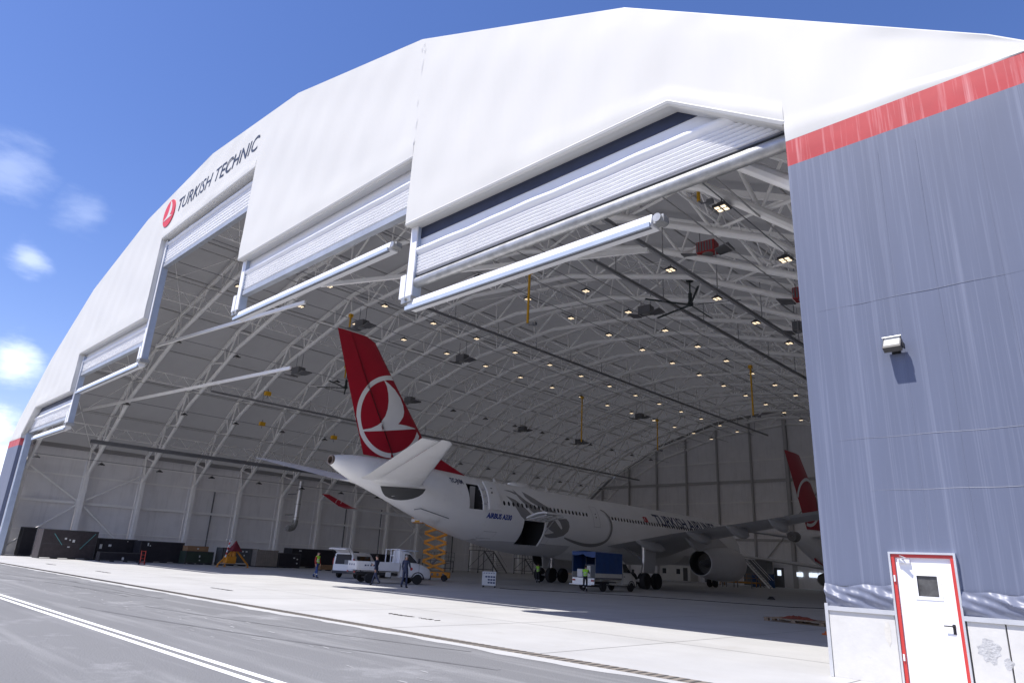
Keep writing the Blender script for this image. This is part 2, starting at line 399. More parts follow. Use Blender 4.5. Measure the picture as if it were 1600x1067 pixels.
grid_panel(sky_between(-5.28, -.31), [(-5.28, 11.74), (-.31, 11.72)], 'fascia_panel', M_FAB, seed=9)
# padded rolls along the lower edges of the fascia
def roll(pts, r=.11, name='edge_roll'):
    b = MB(); b.path(pts, r, 8); return b.build(name, M_FAB, HG, smooth=True)
for pl in bots: roll([(x, Y0 + .09, z + .06) for x, z in pl])
# lacing seam between the two right fascia panels
b = MB()
for z, dx, l in ((18.3, 0, .25), (19.1, .05, .5), (20.3, -.04, .3), (21.9, .03, .85), (23.0, .1, .3), (23.2, -.12, .25), (23.4, .02, .2)):
    b.path([(-20.68 + dx, Y0 - .03, z), (-20.66 + dx, Y0 - .036, z + l / 2), (-20.6 + dx, Y0 - .03, z + l)], [.004, .012, .004], 5)
b.build('lacing_seam', mat('seam_tape', (.70, .70, .71), .6), HG)
# edge trim tube on the skyline
b = MB(); b.path([(x, Y0 + .1, z - .03) for x, z in SKY], .09, 8); b.build('skyline_trim', M_FAB, HG, smooth=True)
def fas_y(x, z, seed): return Y0 - max(0, .022 * math.sin(x * .9 + z * .55 + seed) * math.sin(z * .8 - x * .3) + .012 * math.sin(x * 2.3 - z * 1.4 + seed * 2)) - .004
# --- emblem and lettering on the fascia
M_SIGNRED = mat('sign_red', (.62, .06, .075), .5)
M_SIGNINK = mat('sign_ink', (.045, .055, .085), .5)
BIRD = [(-.14, .88), (0, .80), (.17, .62), (.31, .42), (.38, .25), (.40, .11), (.38, -.02), (.31, -.13), (.26, -.19), (.42, -.23), (.70, -.31), (.24, -.34), (-.14, -.36), (-.5, -.37), (-.64, -.37), (-.65, -.33), (-.45, -.29), (-.29, -.22), (-.18, -.13), (-.09, 0), (-.04, .17), (-.02, .36), (-.04, .54), (-.07, .72)]
EM = part('emblem', HG)
cx, cz, cr = -51.45, 25.67, 1.12
b = MB(); b.prism([(cx + cr * math.cos(t * PI / 24) * .98, cz + cr * math.sin(t * PI / 24)) for t in range(48)], Y0 - .05, Y0 + .05); b.build('emblem_disc', M_SIGNRED, EM)
b = MB(); b.prism([(cx + u * cr * 1.12 + w * cr * .12, cz + w * cr * 1.1 - .02) for u, w in BIRD], Y0 - .065, Y0 - .02); b.build('emblem_bird', M_FAB, EM)
SG = part('sign_lettering', HG)
tv, tf = text_mesh('TURKISH TECHNIC', 1.02, shear=.22, fat=.004)
wid = max(p[0] for p in tv); kx = 12.75 / wid
for iv, jf in islands(tv, tf):
    b = MB(); n = len(iv)
    b.add([(-49.75 + x * kx, fas_y(-49.75 + x * kx, 25.22 + y, 2) - .012, 25.22 + y) for x, y in iv], jf)
    b.build('letter', M_SIGNINK, SG)

# --- front walls either side of the opening
def fabric_wall(x0, x1, z0, z1, name, m, y=Y0, rip=.004, seed=0, nx=34, nz_=44):
    b = MB(); vs = []
    for i in range(nx + 1):
        x = x0 + (x1 - x0) * i / nx
        for j in range(nz_ + 1):
            z = z0 + (z1 - z0) * j / nz_
            e = min(1, (x - x0) / .3, (x1 - x) / .3, (z - z0) / .3, (z1 - z) / .3)
            d = rip * (math.sin(z * 1.05 + .25 * math.sin(x * 1.7) + seed) + .5 * math.sin(x * 1.9 + z * .4))
            vs.append((x, y - d * e, z))
    m_ = nz_ + 1
    b.add(vs, [(i * m_ + j, (i + 1) * m_ + j, (i + 1) * m_ + j + 1, i * m_ + j + 1) for i in range(nx) for j in range(nz_)])
    k = len(b.v)
    b.v += [(x0, y + .5, z0), (x1, y + .5, z0), (x1, y + .5, z1), (x0, y + .5, z1)]
    b.f += [(k, k + 3, k + 2, k + 1), tuple(range(m_)) + (k + 3, k), tuple(nx * m_ + j for j in range(m_ - 1, -1, -1)) + (k + 1, k + 2)]
    b.f += [tuple(i * m_ for i in range(nx + 1)) + (k + 1, k), tuple(i * m_ + nz_ for i in range(nx, -1, -1)) + (k + 3, k + 2)]; b.mi += [0] * 5
    return b.build(name, m, HG, smooth=True)
# grey fabric strips (welded side by side) of the near front wall, door opening left free
dx0, dx1, dz = -4.06, -2.98, 2.27
fabric_wall(-5.28, dx0, 1.62, 11.05, 'front_fabric', M_GREYF, seed=1)
fabric_wall(dx0, dx1, dz, 11.05, 'front_fabric', M_GREYF, seed=1.4)
fabric_wall(dx1, -.31, 1.62, 11.05, 'front_fabric', M_GREYF, seed=2)
fabric_wall(-5.28, -.31, 11.05, 11.735, 'red_band', M_RED, seed=3, nz_=6)
fabric_wall(-87.29, -82.5, .3, 10.48, 'front_fabric', M_GREYF, seed=4, nx=16, nz_=20)
fabric_wall(-87.29, -82.5, 10.48, 11.17, 'red_band', M_RED, seed=5, nx=12, nz_=4)
# welded horizontal seams
M_SEAM = mat('fabric_seam', (.15, .168, .235), .4)
for z, x0, x1 in ((7.25, -4.9, -1.2), (4.42, -4.75, -.5), (3.4, -4.3, -.6)):
    b = MB()
    pts = [(x0 + (x1 - x0) * i / 24, Y0 - .0035 - .0035 * math.sin(z * 1.05 + .25 * math.sin((x0 + (x1 - x0) * i / 24) * 1.7) + 1.4), z + .006 * math.sin(i * .8)) for i in range(25)]
    b.path(pts, [.0008 + .003 * math.sin(PI * i / 24) for i in range(25)], 6); b.build('fabric_seam', M_SEAM, HG, smooth=True)
M_SEAMV = mat('fabric_weld', (.19, .21, .285), .5)
for x in (-2.62, -1.55, -3.35):
    b = MB(); b.path([(x + .01 * math.sin(z * 1.3), Y0 - .004 - .004 * math.sin(z * 1.05 + .25 * math.sin(x * 1.7) + (2 if x > dx1 else 1.4)), z) for z in [2.4 + .33 * k for k in range(26)]], .0025, 5); b.build('fabric_weld', M_SEAMV, HG)
# loose bunched skirt above the plinth
M_SKIRT = mat('skirt_fabric', (.15, .165, .225), .42, var=.06, vscale=3, spec=.45)
def skirt(x0, x1, seed):
    b = MB(); vs = []; nx, nz_ = 70, 18; random.seed(seed)
    ph = [random.uniform(0, 6) for _ in range(6)]
    for i in range(nx + 1):
        x = x0 + (x1 - x0) * i / nx
        top = 1.66 + .035 * math.sin(x * 3 + ph[0]) + .02 * math.sin(x * 9 + ph[1])
        for j in range(nz_ + 1):
            t = j / nz_; z = 1.245 + (top - 1.245) * t
            q = x + (t - .5) * .5
            d = .05 * math.sin(t * PI) * (1 + .6 * math.sin(q * 8 + ph[2])) + .022 * math.sin(q * 13 + t * 7 + ph[3]) * math.sin(t * PI) + .014 * math.sin(q * 27 - t * 10 + ph[4])
            vs.append((x, Y0 - .035 - max(d, -.01), z))
    m_ = nz_ + 1
    b.add(vs, [(i * m_ + j, (i + 1) * m_ + j, (i + 1) * m_ + j + 1, i * m_ + j + 1) for i in range(nx) for j in range(nz_)])
    return b.build('fabric_skirt', M_SKIRT, HG, smooth=True)
skirt(-5.27, dx0, 1); skirt(dx1, -.31, 2)
# concrete plinth, each cast piece by itself
for x0, x1 in ((-5.235, dx0 - .02), (dx1 + .02, -2.42), (-2.40, -.31)):
    b = MB(); b.box(x0, x1, Y0 - .06, Y0 + .5, -.01, 1.2); b.build('plinth_block', M_CONC, HG, bevel=.012)
for x0, x1 in ((-5.24, dx0), (dx1, -.31)):
    b = MB(); b.box(x0, x1, Y0 - .10, Y0 - .03, 1.205, 1.245); b.box(x0, x1, Y0 - .10, Y0 - .085, 1.165, 1.205); b.build('plinth_flashing', M_ALU, HG)
b = MB(); b.box(-5.30, -5.238, Y0 - .08, Y0 + .02, 0, 1.29); b.build('corner_angle', M_ALU, HG)
# cement patches left on the plinth
M_PATCH = mat('cement_patch', (.42, .42, .42), .85, var=.2, vscale=9, bump=.4, bscale=30)
for cx_, cz_, rx_, rz_, sd in ((-2.69, .73, .17, .19, 1), (-2.45, .56, .07, .09, 2), (-4.22, .86, .055, .22, 3)):
    random.seed(sd); pl = [(cx_ + rx_ * math.cos(t) * (q := random.uniform(.75, 1.15)), cz_ + rz_ * math.sin(t) * q) for t in [2 * PI * i / 22 for i in range(22)]]
    b = MB(); b.prism(pl, Y0 - .0635, Y0 - .058); b.build('cement_patch', M_PATCH if sd < 3 else mat('cement_patch_pale', (.56, .54, .49), .85, var=.15, vscale=9), HG)

# --- personnel door
DR = part('door', HG)
M_DRED = mat('door_red', (.50, .045, .04), .4, var=.05)
b = MB()
for x0, x1, z0, z1 in ((dx0, dx0 + .035, 0, dz - .035), (dx1 - .035, dx1, 0, dz - .035), (dx0, dx1, dz - .035, dz)): b.box(x0, x1, Y0 - .10, Y0 + .1, z0, z1)
b.build('door_casing', M_ALU, DR)
b = MB()
f0, f1, fz = dx0 + .037, dx1 - .037, dz - .037
for x0, x1, z0, z1 in ((f0, f0 + .055, 0, fz - .055), (f1 - .055, f1, 0, fz - .055), (f0, f1, fz - .055, fz)): b.box(x0, x1, Y0 - .075, Y0 + .08, z0, z1)
b.build('door_frame', M_DRED, DR, bevel=.006)
l0, l1, lz = f0 + .058, f1 - .058, fz - .058
wx0, wx1, wz0, wz1 = l0 + .30, l0 + .665, 1.50, 1.89
b = MB()
for x0, x1, z0, z1 in ((l0, wx0, .01, lz), (wx1, l1, .01, lz), (wx0, wx1, .01, wz0), (wx0, wx1, wz1, lz)): b.box(x0, x1, Y0 - .03, Y0 + .03, z0, z1)
M_LEAF = mat('door_leaf_white', (.82, .82, .83), .35, var=.02)
b.build('door_leaf', M_LEAF, DR)
b = MB(); b.box(wx0 + .02, wx1 - .02, Y0 - .012, Y0 - .004, wz0 + .02, wz1 - .02); b.build('window_pane', mat('wired_glass', (.07, .07, .07), .25, var=.5, vscale=6, spec=.35), DR)
b = MB()
for x0, x1, z0, z1 in ((wx0 - .035, wx0 + .02, wz0 - .035, wz1 + .035), (wx1 - .02, wx1 + .035, wz0 - .035, wz1 + .035), (wx0 + .02, wx1 - .02, wz0 - .035, wz0 + .02), (wx0 + .02, wx1 - .02, wz1 - .02, wz1 + .035)): b.box(x0, x1, Y0 - .042, Y0 - .028, z0, z1)
b.build('window_bead', M_LEAF, DR)
b = MB(); hx = l1 - .085
b.lathe([(.028, -.012), (.028, 0)], (hx, Y0 - .031, 1.06), 'Y', 14); b.box(hx - .022, hx + .022, Y0 - .042, Y0 - .03, .93, 1.09)
b.path([(hx, Y0 - .03, 1.06), (hx, Y0 - .09, 1.06), (hx - .02, Y0 - .10, 1.06), (hx - .14, Y0 - .10, 1.06)], .011, 8); b.build('handle', M_BLACK, DR, smooth=True)
b = MB(); b.box(l0 + .05, l0 + .25, Y0 - .09, Y0 - .031, lz - .10, lz - .035); b.build('door_closer', M_WHITE, DR, bevel=.008)
b = MB(); b.beam((l0 + .07, Y0 - .10, lz - .03), (l0 + .22, Y0 - .20, lz - .012), .03, .012); b.beam((l0 + .22, Y0 - .20, lz - .012), (l0 + .10, Y0 - .085, lz + .03), .025, .012); b.build('closer_arm', M_ALU, DR)
for z in (.42, 1.75):
    b = MB(); b.tube((l0 - .028, Y0 - .088, z), (l0 - .028, Y0 - .088, z + .11), .016); b.build('hinge', M_WHITE, DR)

# --- the frames
FY = [16.25 + 5.85 * k for k in range(17)]
def offset(pl, d):
    """Inward offset of the half profile (a, z)."""
    res = []
    n = len(pl)
    for i, (a, z) in enumerate(pl):
        ns = []
        for j in (i - 1, i):
            if j < 0: ns.append(Vector((0, -1)).lerp(Vector((-.087, -.996)), 0) )
            elif j < n - 1:
                t = (Vector(pl[j + 1]) - Vector(pl[j])).normalized(); ns.append(Vector((t.y, -t.x)))
        if i == 0: nn = Vector((0, -1)); k = 1
        else:
            nn = sum(ns, Vector((0, 0))).normalized(); k = 1 / max(.6, nn.dot(ns[0]))
        if nn.y > 0: nn = -nn
        res.append((a + nn.x * d * k, z + nn.y * d * k))
    return res
PR = ROOF[:5]
TOPC, BOTC = offset(PR, .75), offset(PR, 2.75)
TOPC[0] = (0, TOPC[0][1]); BOTC[0] = (0, BOTC[0][1])
BOTC[-1] = (41.9, 8.7)
def along(pl, seg, t): return Vector(pl[seg]).lerp(Vector(pl[seg + 1]), t)
def P3(p, y, sd): return Vector((XC + sd * p[0], y, p[1]))
unit = MB(); unit.tube((0, 0, 0), (0, 0, 1), .098, n=6, caps=False)
unit_me = None
def members():
    out_ = []
    for sd in (-1, 1):
        for s in range(4):
            tn = [along(TOPC, s, t) for t in (0, .5, 1)]; bn = [along(BOTC, s, t) for t in (.25, .75)]
            po = [along(TOPC, s, t) for t in (.25, .75)]
            for k in range(2):
                out_ += [(tn[k], bn[k], sd, 1.), (bn[k], tn[k + 1], sd, 1.), (bn[k], po[k], sd, .8)]
        out_ += [(Vector(TOPC[4]), Vector(BOTC[4]), sd, 1.), (Vector(TOPC[4]), Vector((42.4, 6.9)), sd, 1.1)]
        for s in (1, 2, 3): out_.append((Vector(TOPC[s]), Vector(BOTC[s]), sd, .7))
    return out_
MEM = members()
tmp = unit.build('web_member', M_STEEL); unit_me = tmp.data; bpy.data.objects.remove(tmp)
unit_me.polygons.foreach_set('use_smooth', [True] * len(unit_me.polygons))
for fi, y in enumerate(FY):
    FR = part('portal_frame', HG)
    b = MB()
    for sd in (-1, 1):
        for s in range(4): b.beam(P3(TOPC[s], y, sd), P3(TOPC[s + 1], y, sd), .28, .30, up=(0, 1, 0))
        b.beam(P3(TOPC[4], y, sd), P3((43.3, 10.4), y, sd), .2, .26, up=(0, 1, 0))
    b.build('top_chord', M_STEEL, FR)
    b = MB()
    for sd in (-1, 1):
        for s in range(4): b.tube(P3(BOTC[s], y, sd), P3(BOTC[s + 1], y, sd), .205, n=10)
    b.build('bottom_chord', M_STEEL, FR, smooth=True)
    for sd in (-1, 1):
        b = MB(); b.ibeam(P3((42.15, 0), y, sd), P3((42.15, 8.9), y, sd), .36, .62, .035, up=(1, 0, 0)); b.build('column', M_STEEL, FR)
    if fi < 6:
        for p, q, sd, k in MEM:
            a_, c_ = P3(p, y, sd), P3(q, y, sd); d = c_ - a_
            o = link('web_member', unit_me, FR); o.rotation_mode = 'QUATERNION'; o.location = a_; o.rotation_quaternion = d.to_track_quat('Z', 'Y'); o.scale = (k, k, d.length)
    else:
        b = MB()
        for p, q, sd, k in MEM: b.tube(P3(p, y, sd), P3(q, y, sd), .098 * k, n=6, caps=False)
        b.build('web_member', M_STEEL, FR, kind='stuff', smooth=True)
# --- longitudinal members
def lineY(name, a, z, r, m, y0=FY[0] - .6, y1=BACK - .3, n=6):
    b = MB(); b.tube((XC + a, y0, z), (XC + a, y1, z), r, n=n); return b.build(name, m, HG, smooth=True)
M_PURL = mat('purlin_steel', (.36, .355, .35), .5, var=.05)
for sd in (-1, 1):
    for s in range(4):
        for t in (.0, .5):
            if s == 0 and t == 0 and sd == 1: continue
            p = along(TOPC, s, t); lineY('purlin', sd * p[0], p[1] + .22, 0.06, M_PURL)
        for t in (.25, .75):
            p = along(BOTC, s, t)
            if (s + (t > .5)) % 2: lineY('tie_rail', sd * p[0], p[1] - .22, .035, M_PURL)
# lattice beams between the frames
for a in (-38.9, -30.6, -18.2, -6.2, 6.2, 18.2, 30.6, 38.9):
    sd = 1 if a > 0 else -1
    zt = roof_z(a) - 1.55; zb = zt - 1.05
    b = MB()
    for z in (zt, zb): b.tube((XC + a, FY[0], z), (XC + a, BACK - .3, z), .06, n=6)
    k = 0; step = 5.85 / 6; y = FY[0]
    while y < BACK - 1:
        z0, z1 = (zt, zb) if k % 2 == 0 else (zb, zt)
        b.tube((XC + a, y, z0), (XC + a, y + step, z1), .035, n=5, caps=False); y += step; k += 1
    b.build('lattice_beam', M_STEEL, HG)
# diagonal roof braces in some bays
b = MB()
for k in (0, 4, 8, 12):
    for sd in (-1, 1):
        for s in range(4):
            p, q = along(TOPC, s, 0), along(TOPC, s, 1)
            b.tube(P3(p, FY[k], sd), P3(q, FY[k + 1], sd), .028, n=5); b.tube(P3(q, FY[k], sd), P3(p, FY[k + 1], sd), .028, n=5)
b.build('roof_brace', M_STEEL, HG, kind='stuff')
M_RAIL = mat('rail_grey', (.30, .30, .31), .5)
# overhead crane rails, dark, hung under the frames
for a, z, y0 in ((20.3, 20.15, 31.4), (27.4, 17.1, 21.5), (-2.5, 23.6, 33.8), (-27.6, 17.4, 27.95)):
    CR = part('crane_rail', HG)
    b = MB(); b.ibeam((XC + a, y0, z), (XC + a, BACK - 1, z), .16, .22, .04); b.build('rail_beam', M_RAIL, CR)
    y = math.ceil((y0 - 16.25) / 5.85) * 5.85 + 16.25; first = None
    while y < BACK - 2:
        if first is None:
            b = MB(); b.tube((XC + a, 0, z + .15), (XC + a, 0, roof_z(a) - 2.4), .035, n=5); first = b.build('rail_hanger', M_RAIL, CR); first.location.y = y
        else: o = link('rail_hanger', first.data, CR); o.location.y = y
        y += 5.85
# grey service duct low on the left
b = MB(); b.box(-80.45, -79.85, 20.1, BACK - 4, 11.35, 11.72); b.build('cable_tray', M_STEELD, HG)
# lamp tracks
LAMPROWS = [(-10.53, 14.95, 'above the near grey wall'), (-19.7, 19.05, 'right of the yellow jib above the near door'), (-30.75, 22.35, 'over the second airliner'), (-37.0, 23.15, 'just right of the ridge'),
            (-49.6, 23.6, 'just left of the ridge'), (-54.2, 22.8, 'above the tail fin'), (-66.0, 20.0, 'left of the tail fin'), (-77.0, 15.3, 'high over the left wall'), (-80.9, 9.3, 'low along the left wall')]
for x, z, _ in LAMPROWS: lineY('lamp_track', x - XC, z + .42, .025, M_STEELD)

# --- fabric roof, one panel per bay
ra = [(sd * (ROOF[i][0] + (ROOF[i + 1][0] - ROOF[i][0]) * t / 4), ROOF[i][1] + (ROOF[i + 1][1] - ROOF[i][1]) * t / 4) for sd in (1,) for i in range(5) for t in range(4)] + [ROOF[-1]]
ra = [(-a, z) for a, z in ra[:0:-1]] + ra
ry = [Y0 + .56] + FY + [BACK + .35]
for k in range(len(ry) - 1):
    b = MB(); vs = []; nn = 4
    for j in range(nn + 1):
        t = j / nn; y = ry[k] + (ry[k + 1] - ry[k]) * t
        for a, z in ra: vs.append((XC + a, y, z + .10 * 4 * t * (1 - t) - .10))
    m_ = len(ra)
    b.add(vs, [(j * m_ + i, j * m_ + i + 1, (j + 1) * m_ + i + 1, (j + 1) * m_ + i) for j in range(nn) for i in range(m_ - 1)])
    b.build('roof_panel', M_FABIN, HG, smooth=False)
# --- side walls: ribbed sheets, one panel per bay and girt field
def ribbed_wall(sd):
    x = XC + sd * 43.55
    for k in range(len(ry) - 1):
        for z0, z1 in ((0, 1.3), (1.3, 5.45), (5.45, 8.35), (8.35, 11.52)):
            b = MB(); h = z1 - z0; n = max(1, int(h / .48))
            for i in range(n):
                a0 = z0 + h * i / n; a1 = z0 + h * (i + 1) / n
                b.box(x, x + sd * .05, ry[k] + .01, ry[k + 1] - .01, a0, a1 - .06); b.box(x + sd * .03, x + sd * .06, ry[k] + .01, ry[k + 1] - .01, a1 - .06, a1)
            b.build('wall_panel', M_CLAD, HG)
for sd in (-1, 1): ribbed_wall(sd)
for sd in (-1, 1):
    for z, w in ((2.6, .10), (5.6, .26), (8.45, .16), (10.2, .12)):
        b = MB(); b.beam((XC + sd * 42.9, Y0 + .6, z), (XC + sd * 42.9, BACK, z), w * .7, w); b.build('wall_girt', M_STEEL, HG)
# K braces on the left wall, near the doors and again further in
for ya in (22.1, 68.9):
    for dy in (-5.85, 5.85):
        for zz in (9.2, .9):
            b = MB(); b.tube((XC - 42.35, ya + dy * .04, 5.6 + (.15 if zz > 5 else -.15)), (XC - 42.35, ya + dy * .97, zz), .10, n=8); b.build('wall_brace', M_STEEL, HG, smooth=True)
    b = MB(); b.box(XC - 42.5, XC - 42.2, ya - .45, ya + .45, 5.2, 6.0); b.build('gusset_plate', M_STEEL, HG)
for y, z0 in ((36.8, 0), (56.2, 0), (62.4, 0), (77, 0)):
    b = MB(); b.tube((XC - 42.9, y, z0), (XC - 42.9, y, 8.3), .09, n=8); b.build('downpipe', M_STEELD, HG, smooth=True)
# --- back wall
def zin(a): return roof_z(a) - .15
cols_a = [-36.6, -30.4, -24.3, -18.2, -12.15, -6.05, 0, 6.05, 12.15, 18.2, 24.3, 30.4, 36.6]
edges_a = [-43.5] + cols_a + [43.5]
for i in range(len(edges_a) - 1):
    a0, a1 = edges_a[i], edges_a[i + 1]; lv = [0, 3.4, 7.0, 9.6, 13.0, 16.4, 19.8, 23.2, 28]
    for z0, z1 in zip(lv, lv[1:]):
        zt0, zt1 = zin(a0), zin(a1)
        if min(z1, max(zt0, zt1)) - z0 < .25: continue
        b = MB(); h = z1 - z0; n = max(1, int(h / .55))
        for j in range(n):
            c0, c1 = z0 + h * j / n, z0 + h * (j + 1) / n - .05
            e0, e1 = min(c1, zt0), min(c1, zt1)
            if e0 <= c0 and e1 <= c0: continue
            pl = [(a0 + .02, min(c0, e0)), (a1 - .02, min(c0, e1)), (a1 - .02, e1), (a0 + .02, e0)]
            b.prism([(XC + a, z) for a, z in pl], BACK, BACK + .05)
        if b.v:
            b.add([(XC + a0, BACK + .06, z0), (XC + a1, BACK + .06, z0), (XC + a1, BACK + .06, max(z0, min(z1, zt1))), (XC + a0, BACK + .06, max(z0, min(z1, zt0)))], [(0, 1, 2, 3)])
            b.build('back_wall_panel', M_CLAD, HG)
M_COLD = mat('column_steel', (.46, .45, .445), .5)
for a in cols_a:
    w = .55 if a == 0 else .3
    b = MB(); b.ibeam((XC + a, BACK - .3, 0), (XC + a, BACK - .3, zin(a) - .4), w, w, .03, up=(0, 1, 0)); b.build('back_wall_column', M_COLD, HG)
for z, w in ((3.4, .16), (7.0, .4), (9.6, .16), (13.0, .16), (16.4, .45), (19.8, .16)):
    half = next((ROOF[i][0] + (ROOF[i + 1][0] - ROOF[i][0]) * (ROOF[i][1] - z) / (ROOF[i][1] - ROOF[i + 1][1]) for i in range(5) if ROOF[i + 1][1] <= z <= ROOF[i][1]), 43.3)
    b = MB(); b.beam((XC - half + .2, BACK - .12, z), (XC + half - .2, BACK - .12, z), w * .6, w); b.build('back_wall_girt', M_COLD if w > .3 else M_STEEL, HG)
for a0, a1, z0, z1 in ((0, -6.05, 9.0, 2.2), (0, 6.05, 9.6, 16)):
    b = MB(); b.tube((XC + a0, BACK - .35, z0), (XC + a1, BACK - .35, z1), .09); b.build('back_wall_brace', M_COLD, HG)

b = MB(); b.path([(XC + a, BACK - .02, z - .22) for a, z in ra], .26, 6); b.build('gable_leak_seal', M_FABIN, HG)  # added strip that closes the gap under the roof end against leaking sunlight
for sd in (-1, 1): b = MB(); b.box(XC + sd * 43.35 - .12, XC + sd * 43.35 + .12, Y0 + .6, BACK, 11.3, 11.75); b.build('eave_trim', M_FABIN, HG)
# --- the five doors, drawn up under their headers
YC = Y0 + .60
def curtain(x0, x1, ztop, zbot, navy, chamf=None, tube=False, seed=0, fr=.5):
    DC = part('door_curtain', HG); random.seed(seed)
    zt = ztop - .03
    if navy:
        b = MB(); b.box(x0 + .05, x1 - .05, YC - .04, YC + .02, zt - .39, zt + .6); b.build('navy_valance', M_NAVY, DC); zt -= .39
    H = zt - zbot
    def strip(z_hi, z_lo, name, rows, amp=0., jit=0., out=0.):
        b = MB(); vs = []; nx = 48
        for i in range(nx + 1):
            x = x0 + .12 + (x1 - x0 - .24) * i / nx
            w = jit * (.6 * math.sin(i * .37 + seed) + .4 * math.sin(i * .93 + 2 * seed))
            for j in range(rows + 1):
                t = j / rows; z = z_hi + (z_lo - z_hi) * t + w * (1 - t * .5)
                vs.append((x, YC - out - amp * math.sin(PI * t), z))
        m_ = rows + 1
        b.add(vs, [(i * m_ + j, (i + 1) * m_ + j, (i + 1) * m_ + j + 1, i * m_ + j + 1) for i in range(nx) for j in range(rows)])
        return b.build(name, M_CURT, DC, smooth=True)
    zf = zbot + H * fr
    strip(zt + .3, zf + .02, 'curtain_sheet', 6, 0, 0, 0)
    strip(zf + .44, zf - .02, 'curtain_fold', 10, .24, .03, .0)
    nf = 6; hh = (zf - zbot) / nf
    for k in range(nf): strip(zf - hh * k, zf - hh * (k + 1) + .012, 'curtain_fold', 6, .085, .012, .06)
    if tube:
        b = MB(); b.tube((x0 + .1, YC - .02, zbot - .32), (x1 - .1, YC - .02, zbot - .32), .21, n=16); b.build('bottom_tube', M_GALV, DC, smooth=True)
        b = MB(); b.box(x0 + .1, x1 - .1, YC - .12, YC + .1, zbot - .06, zbot - .01); b.build('bottom_seal', M_STEELD, DC)
    else:
        b = MB(); b.box(x0 + .1, x1 - .1, YC - .16, YC + .16, zbot - .34, zbot - .05); b.build('bottom_beam', mat('beam_grey', (.40, .42, .45), .4, .3, var=.1), DC)
        b = MB(); b.box(x0 + .1, x1 - .1, YC - .11, YC + .1, zbot - .05, zbot - .005); b.build('bottom_seal', M_STEELD, DC)
    return DC
curtain(BX[4] + .2, BX[5], 14.47, 12.42, True, tube=True, seed=1)
curtain(BX[3] + .2, BX[4], 17.65, 15.8, False, seed=2)
curtain(BX[2], BX[3], 23.75, 21.75, False, seed=3, fr=.72)
curtain(BX[1], BX[2] - .1, 17.34, 15.75, False, seed=4)
curtain(BX[0] + .1, BX[1] - .1, 13.97, 12.0, True, seed=5)
# --- mullion stubs and the swung-out mullion beams
def mullion(x, ztop, zbot, xb, w=.34):
    MU = part('mullion', HG)
    d = 1 if xb > x else -1
    b = MB(); b.box(x - w / 2, x + w / 2, YC - .2, YC + .22, zbot + .1, ztop); b.build('mullion_post', M_BLUEW, MU)
    b = MB(); b.box(x - w / 2 - .03, x + w / 2 + .03, YC - .26, YC - .205, zbot + .1, ztop); b.build('post_cover', M_WHITE, MU)
    b = MB(); b.box(x - w - .22, x - w / 2 - .05, YC - .30, YC + .15, zbot + .25, zbot + 1.25); b.build('hinge_housing', M_WHITE, MU, bevel=.02)
    b = MB(); b.box(x - .3, x + .3, YC - .35, YC + .3, zbot - .02, zbot + .24); b.tube((x, YC - .45, zbot + .12), (x, YC + .4, zbot + .12), .07); b.build('hinge_bracket', M_GALV, MU)
    z = zbot - .1
    b = MB(); b.hexa([(x, YC - .30, z - .17), (xb, YC - .30, z - .17), (xb, YC + .18, z - .17), (x, YC + .18, z - .17), (x, YC - .22, z + .19), (xb, YC - .22, z + .19), (xb, YC + .18, z + .19), (x, YC + .18, z + .19)]); b.build('mullion_beam', M_WHITE, MU)
    b = MB(); b.box(min(x, xb), max(x, xb), YC - .37, YC - .305, z - .25, z - .10); b.build('beam_lip', M_BLUEW, MU)
    b = MB(); b.box(min(x, xb), max(x, xb), YC - .30, YC - .22, z - .275, z - .252); b.build('beam_gasket', M_STEELD, MU)
    b = MB(); b.box(min(xb, xb + d * .35), max(xb, xb + d * .35), YC - .18, YC + .1, z - .1, z + .12); b.tube((xb + d * .2, YC - .3, z), (xb + d * .2, YC + .15, z), .13, n=12); b.build('beam_roller', M_GALV, MU)
mullion(-20.45, 14.6, 11.22, -9.3)
mullion(-36.7, 17.8, 14.30, -22.1)
mullion(-51.85, 23.6, 14.05, -66.9)
mullion(-67.7, 17.2, 11.05, -78.9)
for x in (-82.28,):
    b = MB(); b.box(x - .18, x + .25, YC - .22, YC + .3, 0, 11.7); b.build('door_jamb', M_BLUEW, HG)
    b = MB(); b.box(x - .2, x - .02, YC - .27, YC - .225, 0, 11.6); b.build('jamb_cover', M_WHITE, HG)
b = MB(); b.box(-5.27, -4.8, Y0 + .52, Y0 + 1.0, 0, 12.3); b.build('door_jamb', M_BLUEW, HG)
# sockets in the floor under the mullions
M_SOCK = mat('socket_iron', (.07, .065, .06), .6, .3, var=.3, vscale=6)
for x in (-59.3, -47.4, -31.1, -17.6):
    b = MB()
    for k in range(26):
        q = random.random(); u = x - 1.25 + .095 * k + .03 * random.random()
        if random.random() < .72: b.box(u, u + .03 + .07 * q, 14.06 + .10 * random.random(), 14.22 + .06 * random.random(), -.02, .004 + .008 * random.random())
    b.build('mullion_socket', M_SOCK, HG, kind='stuff')
# brace beams running in from the mullions
def _deep(p, k=1.15): return tuple(c + (a - c) * k for a, c in zip(p, (0, 0, 1.75)))
for p, q in (((-51.5, 15.6, 15.4), (-34.5, 17.8, 15.5)), ((-69.8, 16.3, 12.9), (-39.6, 20.1, 12.9)), ((-30.4, 16.4, 15.05), (-14.2, 22.3, 14.5))):
    b = MB(); b.beam(_deep(p), _deep(q), .15, .23); b.build('brace_beam', M_STEEL, HG)
